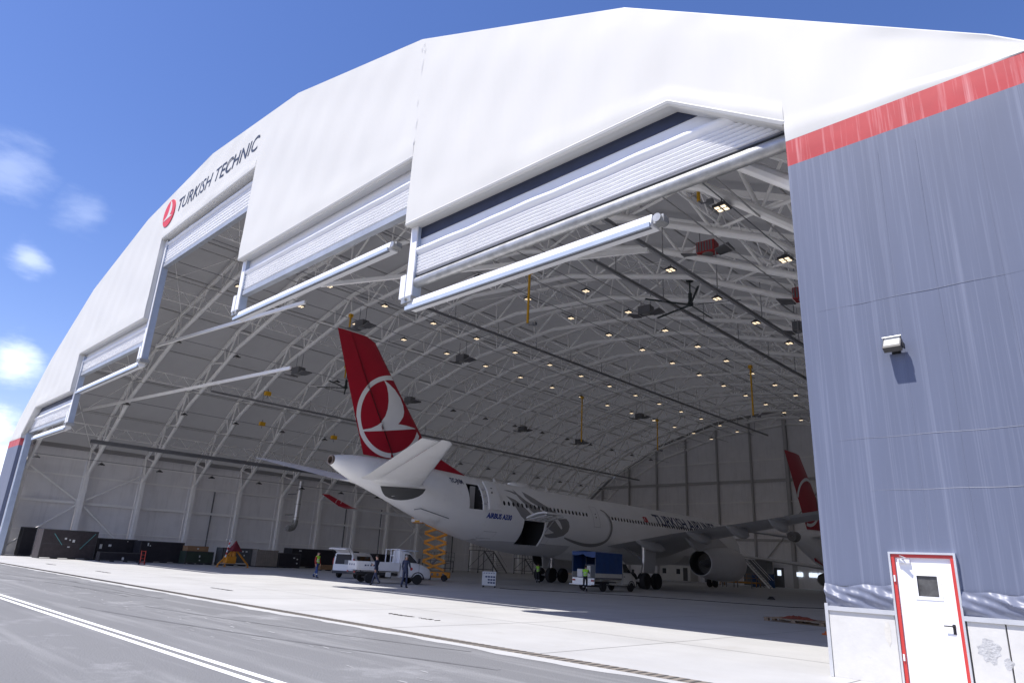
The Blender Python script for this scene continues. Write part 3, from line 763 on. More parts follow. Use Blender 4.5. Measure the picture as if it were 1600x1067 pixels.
# ============================================================ airliners
M_PLW = mat('airframe_white', (.88, .875, .865), .32, var=.03, vscale=.6, spec=.5, coat=.15, dark=((.60, .58, .55), .5, .6, .9))
M_PLG = mat('airframe_grey', (.60, .595, .59), .38, var=.05, vscale=.5, spec=.5)
M_PLR = mat('airframe_red', (.40, .004, .022), .35, var=.06, vscale=1.2, spec=.5)
M_DECG = mat('decal_grey', (.27, .265, .262), .45)
M_DECB = mat('decal_navy', (.02, .035, .11), .45)
M_DECBL = mat('decal_blue', (.02, .05, .28), .45)
M_PANE = mat('cabin_glass', (.03, .03, .035), .15, spec=.7)
M_DARKIN = mat('dark_interior', (.03, .03, .032), .8)
M_METAL = mat('bare_metal', (.62, .62, .63), .3, .8, var=.1, vscale=3)
class Body:
    """Fuselage skin: stations (distance from tail, top z, bottom z, breadth-line z, half width)."""
    def __init__(s, st): s.st = st
    def sec(s, y):
        a = s.st
        if y <= a[0][0]: return a[0][1:]
        for p, q in zip(a, a[1:]):
            if y <= q[0]:
                t = (y - p[0]) / (q[0] - p[0]); return tuple(i + (j - i) * t for i, j in zip(p[1:], q[1:]))
        return a[-1][1:]
    def at(s, y, phi, off=0.):
        top, bot, zm, hw = s.sec(y); h = (top - zm) if math.sin(phi) >= 0 else (zm - bot)
        c, sn = math.cos(phi), math.sin(phi); p = Vector((hw * c, y, zm + h * sn))
        n = Vector((c * h, 0, sn * hw)).normalized() if hw > 1e-6 else Vector((0, 0, 1))
        return p + n * off
    def side(s, y, z, off=.012, right=True):
        top, bot, zm, hw = s.sec(y); h = (top - zm) if z >= zm else (zm - bot)
        phi = math.asin(max(-1, min(1, (z - zm) / h))); p = s.at(y, phi, off)
        return p if right else Vector((-p.x, p.y, p.z))
def smooth_stations(st, step=.4):
    """Catmull-Rom through the stations."""
    out_ = []
    for i in range(len(st) - 1):
        p0, p1, p2, p3 = st[max(i - 1, 0)], st[i], st[i + 1], st[min(i + 2, len(st) - 1)]
        n = max(1, int((p2[0] - p1[0]) / step))
        for k in range(n):
            t = k / n; r = [p1[0] + (p2[0] - p1[0]) * t]
            for c in range(1, 5):
                d1 = (p2[c] - p0[c]) / max(1e-6, p2[0] - p0[0]) * (p2[0] - p1[0]); d2 = (p3[c] - p1[c]) / max(1e-6, p3[0] - p1[0]) * (p2[0] - p1[0])
                r.append((2 * t ** 3 - 3 * t ** 2 + 1) * p1[c] + (t ** 3 - 2 * t ** 2 + t) * d1 + (-2 * t ** 3 + 3 * t ** 2) * p2[c] + (t ** 3 - t ** 2) * d2)
            out_.append(tuple(r))
    out_.append(st[-1]); return out_
def conform(body, polys2d, name, m, parent, off=.014, cut=.16, right=True):
    """Flat print (y, z) laid on the right flank: cut in strips so that it follows the curve."""
    bm = bmesh.new()
    for vs, fs in polys2d:
        bv = [bm.verts.new((a, c, 0)) for a, c in vs]
        for f in fs:
            try: bm.faces.new([bv[i] for i in f])
            except ValueError: pass
    bmesh.ops.remove_doubles(bm, verts=bm.verts, dist=.0005)
    zs = [v.co.y for v in bm.verts]; z = min(zs) + cut
    while z < max(zs):
        bmesh.ops.bisect_plane(bm, geom=bm.verts[:] + bm.edges[:] + bm.faces[:], plane_co=(0, z, 0), plane_no=(0, 1, 0)); z += cut
    ys = [v.co.x for v in bm.verts]; y = min(ys) + .8
    while y < max(ys):
        bmesh.ops.bisect_plane(bm, geom=bm.verts[:] + bm.edges[:] + bm.faces[:], plane_co=(y, 0, 0), plane_no=(1, 0, 0)); y += .8
    bmesh.ops.triangulate(bm, faces=bm.faces)
    for v in bm.verts: v.co = body.side(v.co.x, v.co.y, off, right)
    bmesh.ops.recalc_face_normals(bm, faces=bm.faces)
    me = bpy.data.meshes.new(name); bm.to_mesh(me); bm.free(); me.materials.append(m)
    return link(name, me, parent)
def ngon(pts): return [(pts, [tuple(range(len(pts)))])]
def band(pts, w):
    """Ribbon polygon strip along a 2D polyline; w a width or a list."""
    n = len(pts); vs = []
    for i in range(n):
        a, c = Vector(pts[max(i - 1, 0)]), Vector(pts[min(i + 1, n - 1)]); t = (c - a).normalized(); nn = Vector((-t.y, t.x)); q = (w[i] if isinstance(w, list) else w) / 2
        p = Vector(pts[i]); vs += [tuple(p + nn * q), tuple(p - nn * q)]
    return [(vs, [(2 * i, 2 * i + 1, 2 * i + 3, 2 * i + 2) for i in range(n - 1)])]
def foil(secs, name, m, parent, vertical=False, npt=12, mi=None):
    """Loft of aerofoil sections: (lead y, trail y, span coordinate, height, thickness ratio)."""
    ts = [0, .03, .1, .25, .45, .7, .9, 1]
    th = [0, .55, .85, 1, .9, .52, .18, 0]
    b = MB(); rows = []
    for le, te, sp, h, tk in secs:
        c = le - te; r = []
        for i, t in enumerate(ts): r.append((le - c * t, th[i] * c * tk / 2))
        for i in range(len(ts) - 2, 0, -1): r.append((le - c * ts[i], -th[i] * c * tk / 2))
        rows.append([((d, y, h) if vertical else (sp, y, h + d)) for y, d in r])
    n = len(rows[0]); b.v = [p for r in rows for p in r]
    b.f = [(i * n + k, i * n + (k + 1) % n, (i + 1) * n + (k + 1) % n, (i + 1) * n + k) for i in range(len(rows) - 1) for k in range(n)]
    b.f += [tuple(range(n)), tuple(range((len(rows) - 1) * n, len(rows) * n))]; b.mi = [0] * len(b.f)
    return b.build(name, m, parent, smooth=True)
def wheel(parent, c, r, w, hub=M_PLG, name='wheel'):
    """Wheel with its axle along X."""
    b = MB(); h = w / 2
    b.lathe([(r * .62, -h * .98), (r * .9, -h), (r * .985, -h * .72), (r, -h * .2), (r, h * .2), (r * .985, h * .72), (r * .9, h), (r * .62, h * .98)], c, 'X', 28); t = b.build(name, M_RUB, parent, smooth=True)
    b = MB(); b.lathe([(r * .12, -h * .7), (r * .30, -h * .72), (r * .34, -h * .5), (r * .56, -h * .55), (r * .62, -h * .9), (r * .62, h * .9), (r * .56, h * .55), (r * .34, h * .5), (r * .30, h * .72), (r * .12, h * .7)], c, 'X', 24); b.build('rim', hub, t, smooth=True)
    return t

# ---------------------------------------------------------------- the wide-body in the middle
AL = thing('airliner', 'large white airliner with grey bird print on its flank and open rear doors', 'airliner', (-40.14, 24.22, 0), .0515)
ST = smooth_stations([(0, 7.93, 7.30, 7.62, .29), (.5, 8.03, 7.02, 7.55, .52), (1.9, 8.20, 6.46, 7.36, .86), (4.8, 8.26, 5.55, 6.85, 1.44), (7.9, 8.22, 4.56, 6.15, 1.98), (11.2, 8.12, 3.64, 5.55, 2.40), (13.6, 8.02, 3.12, 5.28, 2.62), (17, 7.98, 2.58, 5.17, 2.78), (20.5, 7.97, 2.36, 5.15, 2.82), (52, 7.97, 2.33, 5.15, 2.82), (56.5, 7.80, 2.50, 5.05, 2.66), (60, 7.05, 2.95, 4.75, 2.12), (62.3, 6.05, 3.5, 4.55, 1.36), (63.4, 5.2, 4.05, 4.5, .6), (63.66, 4.6, 4.45, 4.5, .08)], .45)
BD = Body(ST)
D4 = (11.0, 12.3, 5.4, 7.27); DCG = (17.0, 19.6, 3.12, 5.0)
def phi_of(y, z):
    top, bot, zm, hw = BD.sec(y); h = (top - zm) if z >= zm else (zm - bot); return math.asin(max(-1, min(1, (z - zm) / h)))
ys = sorted({round(s_[0], 3) for s_ in ST} | {D4[0], D4[1], DCG[0], DCG[1]})
ys = [y for i, y in enumerate(ys) if i == 0 or y - ys[i - 1] > .02 or y in (D4[0], D4[1], DCG[0], DCG[1])]
def rows_at(y):
    """Angles round the section; the right-hand ones pass exactly through the door sills and lintels."""
    keys = [D4[3], D4[2], DCG[3], DCG[2]]; top, bot, zm, hw = BD.sec(y)
    if y < 9.5: base = [PI * .5 * (1 - k / 14) for k in range(29)]; return base
    ang = [phi_of(y, z) for z in keys]; pts = [PI / 2] + ang + [-PI / 2]; cnt = [6, 8, 2, 8, 5]; r = []
    for i in range(5):
        for k in range(cnt[i]): r.append(pts[i] + (pts[i + 1] - pts[i]) * k / cnt[i])
    r = r[:29]; return r
# right half rows: 29 angles + bottom
b = MB(); NR = None
ring = []
for y in ys:
    if y < 9.5: an = [PI / 2 - PI * k / 29 for k in range(30)]
    else:
        ang = [phi_of(y, z) for z in (D4[3], D4[2], DCG[3], DCG[2])]; pts = [PI / 2] + ang + [-PI / 2]; cnt = [6, 8, 2, 8, 5]; an = []
        for i in range(5):
            for k in range(cnt[i]): an.append(pts[i] + (pts[i + 1] - pts[i]) * k / cnt[i])
        an.append(-PI / 2)
    NR = len(an)
    right = [BD.at(y, a) for a in an]; left = [Vector((-p.x, p.y, p.z)) for p in right[1:-1]][::-1]
    ring.append(right + left)
n = len(ring[0]); b.v = [tuple(p) for r in ring for p in r]
def grey_z(y): return 3.25 if y > 12 else -9
for i in range(len(ys) - 1):
    ym = (ys[i] + ys[i + 1]) / 2
    for k in range(n):
        if D4[0] < ym < D4[1] and 6 <= k < 14: continue
        if DCG[0] < ym < DCG[1] and 16 <= k < 24: continue
        q = (i * n + k, (i + 1) * n + k, (i + 1) * n + (k + 1) % n, i * n + (k + 1) % n)
        zc = sum(b.v[t][2] for t in q) / 4
        b.f.append(q); b.mi.append(1 if zc < grey_z(ym) else 0)
fus = b.build('fuselage', [M_PLW, M_PLG], AL, smooth=True)
# door interiors: dark lined pockets set into the openings
for nm, (y0, y1, z0, z1) in (('door_opening', D4), ('cargo_hold', DCG)):
    b = MB(); xo = 2.3 if nm == 'door_opening' else 2.0
    b.add([(xo - 1.6, y0, z0), (xo - 1.6, y1, z0), (xo - 1.6, y1, z1), (xo - 1.6, y0, z1)], [(0, 1, 2, 3)])
    xs0 = [BD.side(y0, z0, 0).x, BD.side(y1, z0, 0).x, BD.side(y1, z1, 0).x, BD.side(y0, z1, 0).x]
    b.add([(xs0[0], y0, z0), (xs0[1], y1, z0), (xo - 1.6, y1, z0), (xo - 1.6, y0, z0)], [(0, 1, 2, 3)], 1)
    b.add([(xs0[3], y0, z1), (xs0[2], y1, z1), (xo - 1.6, y1, z1), (xo - 1.6, y0, z1)], [(0, 1, 2, 3)])
    for yy, k0, k1 in ((y0, 0, 3), (y1, 1, 2)):
        pr = [BD.side(yy, z0 + (z1 - z0) * t / 6, 0) for t in range(7)]
        b.add([tuple(p) for p in pr] + [(xo - 1.6, yy, z1), (xo - 1.6, yy, z0)], [tuple(range(9))])
    b.build(nm, [M_DARKIN, mat('hold_floor', (.07, .07, .07), .6)], AL)
# galley wall seen through the passenger door, and door surround
b = MB(); b.box(1.5, 1.6, D4[0] + .75, D4[1] - .02, D4[2] + .05, D4[3] - .1); b.build('galley_wall', M_PLG, AL)
b = MB()
for yy in (D4[1] + .06,):
    pr = [BD.side(yy, D4[2] + (D4[3] - D4[2]) * t / 8, .03) for t in range(9)]; b.path(pr, .05, 6)
b.build('door_surround', M_PLW, AL, smooth=True)
# open passenger door, moved forward along the skin and out
b = MB(); vs = []
for k in range(9):
    z = D4[2] + .06 + (D4[3] - D4[2] - .02) * k / 8
    for yy in (12.55, 13.8):
        for off in (.34, .46): vs.append(tuple(BD.side(yy + .0 * k, z, off)))
for k in range(8):
    q = 4 * k; b.f += [(q, q + 4, q + 6, q + 2), (q + 1, q + 3, q + 7, q + 5), (q, q + 1, q + 5, q + 4), (q + 2, q + 6, q + 7, q + 3)]
b.f += [(0, 2, 3, 1), (32, 33, 35, 34)]; b.v = vs; b.mi = [0] * len(b.f)
pdoor = b.build('passenger_door', M_PLW, AL, smooth=True, label='open rear passenger door swung forward against the flank')
b = MB()
for z in (5.9, 6.5, 6.95): p = BD.side(12.3, z, .2); b.tube((p.x - .25, 12.3, z), (p.x + .1, 12.65, z), .05)
b.build('hinge_arm', M_METAL, pdoor)
p = BD.side(13.0, 6.55, .47); b = MB(); b.cbox(p, (.03, .13, .13)); b.build('door_viewport', M_PANE, pdoor)
p = BD.side(13.1, 6.85, .47); b = MB(); b.cbox(p, (.03, .2, .07)); b.build('handle', M_STEELD, pdoor)
# open cargo door, hinged along its top edge
b = MB(); y0, y1 = DCG[0] + .2, DCG[1] + .3; vs = []
for i in range(9):
    t = i / 8; x = 2.75 + 2.15 * t; z = 5.12 + .42 * math.sin(t * PI * .62)
    for yy in (y0, y1):
        for o_ in (0, .13): vs.append((x, yy, z + o_))
for k in range(8):
    q = 4 * k; b.f += [(q, q + 4, q + 6, q + 2), (q + 1, q + 3, q + 7, q + 5), (q, q + 1, q + 5, q + 4), (q + 2, q + 6, q + 7, q + 3)]
b.f += [(0, 2, 3, 1), (32, 33, 35, 34)]; b.v = vs; b.mi = [0] * len(b.f)
cdoor = b.build('cargo_door', M_PLW, AL, smooth=True, label='open cargo door raised level above the rear hold')
b = MB()
for k in range(4): yy = y0 + .25 + (y1 - y0 - .5) * k / 3; b.beam((2.85, yy, 5.08), (4.7, yy, 5.42), .06, .09)
b.build('door_rib', M_PLG, cdoor)
b = MB(); b.tube((2.75, y1 - .15, 4.2), (3.9, y1 - .15, 5.4), .04); b.build('door_strut', M_METAL, cdoor)
b = MB()
for k in range(9): yy = DCG[0] + .15 + k * .28; p = BD.side(yy, 3.1, .03); b.cbox(p, (.08, .1, .1))
b.build('sill_roller', M_METAL, AL, kind='stuff')
b = MB(); p0 = BD.side(DCG[1] + .02, DCG[2], .02); pr = [BD.side(DCG[1] + .1, DCG[2] + (DCG[3] - DCG[2]) * t / 8, .02) for t in range(9)]; b.path(pr, .07, 6); b.build('hold_surround', M_PLW, AL, smooth=True)
# middle door outline and handle
def outline(y0, y1, z0, z1, name, w=.03):
    b2 = [(y0, z0), (y1, z0), (y1, z1), (y0, z1)]
    o = conform(BD, band(b2 + [b2[0], b2[1]], w)[:1], name, M_DECG, AL, .012); return o
outline(26.85, 27.85, 5.15, 6.95, 'door_outline')
for z in (6.3, 6.0):
    p = BD.side(27.35, z, .015); b = MB(); b.cbox(p, (.02, .1, .1)); b.build('door_viewport', M_PANE, AL)
outline(19.9, 20.6, 3.3, 4.3, 'panel_outline', .02); outline(13.2, 14.4, 3.4, 3.9, 'panel_outline', .02)
# cabin windows
wb = MB(); pl = [(.125 * math.cos(t * PI / 7), .185 * math.sin(t * PI / 7)) for t in range(14)]
wb.prism([(u, w) for u, w in pl], -.012, .012, axis='X'); wt = wb.build('cabin_window', M_PANE); wme = wt.data; bpy.data.objects.remove(wt)
yy = 14.7
while yy < 55:
    if not (26.4 < yy < 29.2):
        p = BD.side(yy, 6.13, .004); o = link('cabin_window', wme, AL); o.location = p
        top, bot, zm, hw = BD.sec(yy); ph = math.asin((6.13 - zm) / (top - zm)); o.rotation_euler = (0, -math.atan2(math.sin(ph) * hw, math.cos(ph) * (top - zm)), 0)
    yy += .533
# print on the flank: bird, ring, lettering
def ringpts(c, r, t0, t1, n): return [(c[0] + r * math.cos(t0 + (t1 - t0) * i / n), c[1] + r * math.sin(t0 + (t1 - t0) * i / n)) for i in range(n + 1)]
PRT = {
'F0': [(15.27, 7.22), (15.91, 7.26), (16.44, 7.2), (16.66, 6.98), (16.44, 6.98), (15.99, 7.13)],
'F1': [(15.17, 6.75), (16.11, 6.53), (16.82, 6.15), (17.4, 5.79), (17.9, 5.45), (17.74, 5.29), (17.21, 5.06), (17.0, 5.03), (16.52, 5.29), (16.05, 5.82), (15.69, 6.3)],
'F2': [(16.57, 7.46), (16.77, 7.08), (17.5, 6.57), (18.69, 6.14), (19.84, 5.67), (19.95, 5.55), (18.45, 5.49), (17.8, 5.82), (17.19, 6.3), (16.77, 6.63), (16.52, 7.06)],
'F3': [(17.66, 7.35), (18.37, 7.05), (19.29, 6.64), (20.51, 6.2), (21.79, 5.76), (21.0, 5.65), (20.1, 5.74), (19.04, 6.22), (18.1, 6.53), (17.62, 6.92)],
'B': [(20.1, 5.09), (20.88, 5.32), (21.6, 4.8), (21.97, 4.58), (22.09, 4.68), (21.67, 5.2), (21.34, 5.4), (22.61, 5.52), (22.94, 5.29), (23.09, 4.9), (22.98, 4.49), (22.47, 4.11), (21.58, 3.89), (20.79, 3.82), (20.14, 3.87), (19.87, 4.05), (20.58, 4.16), (21.05, 4.27), (20.49, 4.43), (19.88, 4.66)]}
RINGP = [(28.43, 6.73), (28.9, 6.63), (29.28, 6.39), (29.57, 5.94), (29.69, 5.46), (29.65, 5.02), (29.49, 4.57), (29.22, 4.15), (28.46, 3.76), (27.27, 3.56), (25.77, 3.55), (24.15, 3.72), (23.04, 3.89), (22.58, 3.98)]
def close_round(pts, n=3):
    """Chaikin-rounded closed outline, keeping the tips fairly sharp."""
    for _ in range(2):
        r = []
        for i in range(len(pts)):
            a, c = Vector(pts[i]), Vector(pts[(i + 1) % len(pts)]); r += [tuple(a.lerp(c, .12)), tuple(a.lerp(c, .88))]
        pts = r
    return pts
def open_round(pts, it=2):
    for _ in range(it):
        r = [pts[0]]
        for a, c in zip(pts, pts[1:]): a, c = Vector(a), Vector(c); r += [tuple(a.lerp(c, .25)), tuple(a.lerp(c, .75))]
        pts = r + [pts[-1]]
    return pts
FP = part('flank_print', AL)
for k in ('F0', 'F1', 'F2', 'F3', 'B'): conform(BD, ngon(PRT[k]), 'bird_feather' if k != 'B' else 'bird_body', M_DECG, FP, .012, .12)
rp = open_round(RINGP); conform(BD, band(rp, [.08 + .20 * min(1, i / (len(rp) * .3), (len(rp) - 1 - i) / (len(rp) * .3)) for i in range(len(rp))]), 'print_ring', M_DECG, FP, .085, .12)
def lettering(txt, y0, y1, z0, h, m, name, shear=0., fat=0.):
    tv, tf = text_mesh(txt, h, shear=shear, fat=fat); w = max(p[0] for p in tv); k = (y1 - y0) / w
    G = part(name, AL)
    for iv, jf in islands(tv, tf): conform(BD, [([(y0 + x * k, z0 + y) for x, y in iv], jf)], 'letter', m, G, .013, .2)
lettering('TURKISH AIRLINES', 38.6, 53.4, 6.12, 1.08, M_DECB, 'airline_lettering', 0, .02)
lettering('AIRBUS A330', 12.75, 15.5, 4.88, .36, M_DECBL, 'type_lettering', .2, .05)
lettering('TC-JNM', 9.45, 10.75, 7.18, .34, M_DECB, 'registration', 0, .03)
b = [(36.2, 6.25), (37.0, 6.25), (37.0, 6.78), (36.2, 6.78)]; conform(BD, ngon(b), 'flag', mat('flag_red', (.5, .02, .03), .45), AL, .012)
c0 = (36.52, 6.515); cr_ = [(c0[0] + .15 * math.cos(t), c0[1] + .15 * math.sin(t)) for t in [.7 + i * (2 * PI - 1.4) / 16 for i in range(17)]] + [(c0[0] + .045 + .115 * math.cos(t), c0[1] + .115 * math.sin(t)) for t in [.8 + i * (2 * PI - 1.6) / 16 for i in range(16, -1, -1)]]
conform(BD, ngon(cr_), 'flag_crescent', M_PLW, AL, .016)
# wing-root fairing, its pale upper edge curving along the flank
b = MB(); secs = []
for i in range(25):
    t = i / 24; y = 24.0 + 21.5 * t; e = math.sin(PI * t) ** .55
    ztop = 3.25 + 1.35 * e * (1 - .25 * t); zb = 2.33 - .28 * e
    r = []
    for k in range(13):
        a = k / 12; z = ztop + (zb - ztop) * a; p = BD.side(y, max(z, 2.36), 0)
        e2 = max(0, min(1, (y - 27.5) / 7)); q = .03 + (.03 + .31 * e2 * e2) * e * math.sin(PI * min(1, .15 + a)) ** .8
        r.append((max(p.x, .6 if a > .9 else 0) * (1 if a < .92 else .8) + q * (1 if a < .95 else .3), y, z))
    secs.append(r)
for sgn in (1, -1):
    k0 = len(b.v); b.v += [(sgn * x, y, z) for r in secs for x, y, z in r]
    b.f += [(k0 + i * 13 + k, k0 + (i + 1) * 13 + k, k0 + (i + 1) * 13 + k + 1, k0 + i * 13 + k + 1) for i in range(24) for k in range(12)]
k1 = 25 * 13
b.f += [(i * 13 + 12, (i + 1) * 13 + 12, k1 + (i + 1) * 13 + 12, k1 + i * 13 + 12) for i in range(24)]
b.mi = [0] * len(b.f); b.build('wing_fairing', M_PLW, AL, smooth=True)
# tail cone exhaust
b = MB(); b.lathe([(.10, .35), (.24, .30), (.25, -.06), (.315, -.06), (.33, .06), (.335, .30)], (0, 0, 7.62), 'Y', 20, closed=True); b.add([(.24 * math.cos(t * PI / 10), .3, 7.62 + .24 * math.sin(t * PI / 10)) for t in range(20)], [tuple(range(20))]); b.build('exhaust_ring', mat('burnt_metal', (.22, .17, .14), .45, .6, var=.3, vscale=5), AL, smooth=True)
# fin and rudder (leading edge in front = larger y)
FIN = part('tail_fin', AL)
foil([(9.6, 5.2, 0, 8.05, .10), (7.68, 3.83, 0, 10.54, .095), (4.95, 1.95, 0, 13.6, .09), (2.5, .38, 0, 16.45, .085), (1.75, .25, 0, 16.72, .06)], 'fin_box', M_PLR, FIN, vertical=True)
b = MB()
H = [(5.19, 8.35), (3.81, 10.54), (1.93, 13.6), (.24, 16.70)]; Tt = [(2.55, 8.35), (1.63, 10.54), (.37, 13.6), (-.84, 16.68)]
for (hy, hz), (ty, tz) in zip(H, Tt): b.v += [(.19 * (1 - (hz - 8) / 14), hy - .03, hz), (-.19 * (1 - (hz - 8) / 14), hy - .03, hz), (0, ty, tz)]
for i in range(3):
    q = 3 * i; b.f += [(q, q + 3, q + 5, q + 2), (q + 1, q + 2, q + 5, q + 4), (q, q + 1, q + 4, q + 3)]
b.f += [(0, 2, 1), (9, 10, 11)]; b.mi = [0] * len(b.f); b.build('rudder', M_PLR, FIN)
b = MB(); b.hexa([(.1, 8.0, 8.0), (-.1, 8.0, 8.0), (-.06, 12.6, 8.02), (.06, 12.6, 8.02), (.09, 8.0, 9.6), (-.09, 8.0, 9.6), (-.015, 12.6, 8.14), (.015, 12.6, 8.14)])
b.build('dorsal_fin', M_PLR, FIN, smooth=True)
# emblem on the fin: print 12 mm proud of the skin
def finx(y, z):
    """Half thickness of the fin at (y, z)."""
    def le(z): return 9.6 + (2.5 - 9.6) * (z - 8.05) / (16.45 - 8.05)
    def hi(z): return 5.19 + (.24 - 5.19) * (z - 8.35) / (16.7 - 8.35)
    def tr(z): return 2.55 + (-.84 - 2.55) * (z - 8.35) / (16.68 - 8.35)
    c = le(z) - hi(z)
    ts = [0, .03, .1, .25, .45, .7, .9, 1]; th = [0, .55, .85, 1, .9, .52, .18, 0]
    if y >= hi(z):
        t = max(0, min(1, (le(z) - y) / c)); tk = .10 - .015 * (z - 8) / 8.5
        for a, c0_, d, e in zip(ts, ts[1:], th, th[1:]):
            if t <= c0_: return max((d + (e - d) * (t - a) / (c0_ - a)) * c * tk / 2, .19 * (1 - (z - 8) / 14) * .0)
        return 0
    t = (hi(z) - y) / (hi(z) - tr(z)); return .19 * (1 - (z - 8) / 14) * max(0, 1 - t)
def finprint(polys, name, off):
    bm = bmesh.new()
    for vs, fs in polys:
        bv = [bm.verts.new((a, c, 0)) for a, c in vs]
        for f_ in fs: bm.faces.new([bv[i] for i in f_])
    for ax, stp in ((0, .3), (1, .3)):
        vals = [v.co[ax] for v in bm.verts]; q = min(vals) + stp
        while q < max(vals):
            no = (1, 0, 0) if ax == 0 else (0, 1, 0); bmesh.ops.bisect_plane(bm, geom=bm.verts[:] + bm.edges[:] + bm.faces[:], plane_co=(q if ax == 0 else 0, q if ax == 1 else 0, 0), plane_no=no); q += stp
    # clip to the fin outline
    for co, no in (((9.55, 8.05), (7.1, 8.4)),):
        d = Vector((2.5 - 9.6, 16.45 - 8.05)).normalized(); bmesh.ops.bisect_plane(bm, geom=bm.verts[:] + bm.edges[:] + bm.faces[:], plane_co=(9.5, 8.05, 0), plane_no=(d.y, -d.x, 0), clear_outer=True)
    d = Vector((-.84 - 2.55, 16.68 - 8.35)).normalized(); bmesh.ops.bisect_plane(bm, geom=bm.verts[:] + bm.edges[:] + bm.faces[:], plane_co=(2.6, 8.35, 0), plane_no=(-d.y, d.x, 0), clear_outer=True)
    bmesh.ops.triangulate(bm, faces=bm.faces)
    src = [v.co.copy() for v in bm.verts]
    for v, c in zip(bm.verts, src): v.co = (finx(c.x, c.y) + off, c.x, c.y)
    me = bpy.data.meshes.new(name); bm.to_mesh(me); bm.free(); me.materials.append(M_PLW); return link(name, me, FIN)
RC, RR = (4.53, 11.39), 3.0
rg = [(RC[0] + RR * math.cos(t * PI / 36), RC[1] + RR * math.sin(t * PI / 36)) for t in range(73)]
finprint([([p for q in rg for p in (q, (RC[0] + (q[0] - RC[0]) * .885, RC[1] + (q[1] - RC[1]) * .885))], [(2 * i, 2 * i + 2, 2 * i + 3, 2 * i + 1) for i in range(72)])], 'emblem_ring', .03)
FB = [(3.52, 13.9), (3.97, 13.73), (4.61, 13.4), (5.19, 12.9), (5.51, 12.42), (5.66, 11.97), (5.62, 11.56), (5.41, 11.18), (5.24, 10.95), (5.96, 10.97), (7.03, 10.9), (5.32, 10.52), (4.02, 10.24), (2.77, 9.99), (2.28, 9.91), (2.21, 10.02), (2.89, 10.24), (3.41, 10.55), (3.77, 10.88), (4.04, 11.33), (4.16, 11.88), (4.15, 12.48), (4.03, 13.0), (3.83, 13.5)]
finprint(ngon(FB), 'emblem_bird', .034)
finprint([([(p[0] + d, p[1]) for p in ((5.15, 8.45), (2.7, 12.5), (.32, 16.55)) for d in (-.035, .035)], [(0, 2, 3, 1), (2, 4, 5, 3)])], 'rudder_gap', .037); bpy.data.objects['rudder_gap'].data.materials[0] = M_DARKIN
# tailplanes
for sgn in (1, -1):
    TP = part('tailplane', AL)
    foil([(7.1, 3.1, sgn * .9, 6.55, .10), (6.3, 2.75, sgn * 2.3, 6.78, .10), (1.95, .9, sgn * 9.45, 8.28, .09), (1.5, .8, sgn * 9.75, 8.34, .05)], 'stabiliser', M_PLW, TP)
    foil([(3.05, 1.65, sgn * 1.2, 6.58, .09), (2.7, 1.45, sgn * 2.3, 6.76, .09), (.88, -.45, sgn * 9.4, 8.27, .07)], 'elevator', M_PLW, TP)
    tp_ = [(3.6, 6.3), (4.0, 5.95), (4.6, 5.66), (5.4, 5.5), (6.1, 5.62), (6.7, 5.95), (6.95, 6.4)]
    conform(BD, ngon(open_round(tp_, 1)), 'trim_opening', mat('trim_dark', (.085, .085, .085), .6), AL, .03, .15, sgn == 1)
    b = MB(); secs = []
    for i in range(13):                                      # rounded root fairing
        t = i / 12; y = 2.3 + 5.0 * t; e = math.sin(PI * t) ** .6
        secs.append([(sgn * (1.2 + 1.35 * e * math.cos(a) * .55 + .25 * t), y, 6.64 + .30 * e * math.sin(a)) for a in [2 * PI * k / 12 for k in range(12)]])
    b.v = [p for r in secs for p in r]; b.f = [(i * 12 + k, (i + 1) * 12 + k, (i + 1) * 12 + (k + 1) % 12, i * 12 + (k + 1) % 12) for i in range(12) for k in range(12)]; b.mi = [0] * len(b.f)
    b.build('root_fairing', M_PLW, TP, smooth=True)
# aerials and dome on the spine
b = MB(); b.lathe([(.02, .42), (.5, .38), (.75, .25), (.8, -.1)], (0, 0, 0), 'Z', 18); o = b.build('satellite_dome', M_PLW, AL, smooth=True); o.location = (0, 19.4, 7.95); o.scale = (.75, 1.9, .9)
for y, h in ((16.2, .42), (23.3, .5)):
    b = MB(); b.hexa([(-.03, y - .05, 7.9), (.03, y - .05, 7.9), (.03, y + .35, 7.9), (-.03, y + .35, 7.9), (-.015, y - .25, 7.95 + h), (.015, y - .25, 7.95 + h), (.015, y - .1, 7.95 + h), (-.015, y - .1, 7.95 + h)]); b.build('antenna', M_PLW, AL)
b = MB(); b.path([(1.2, 6.6, 4.95), (1.45, 7.0, 5.05), (1.9, 9.4, 4.55)], .035, 6); b.build('static_line', M_STEELD, AL)
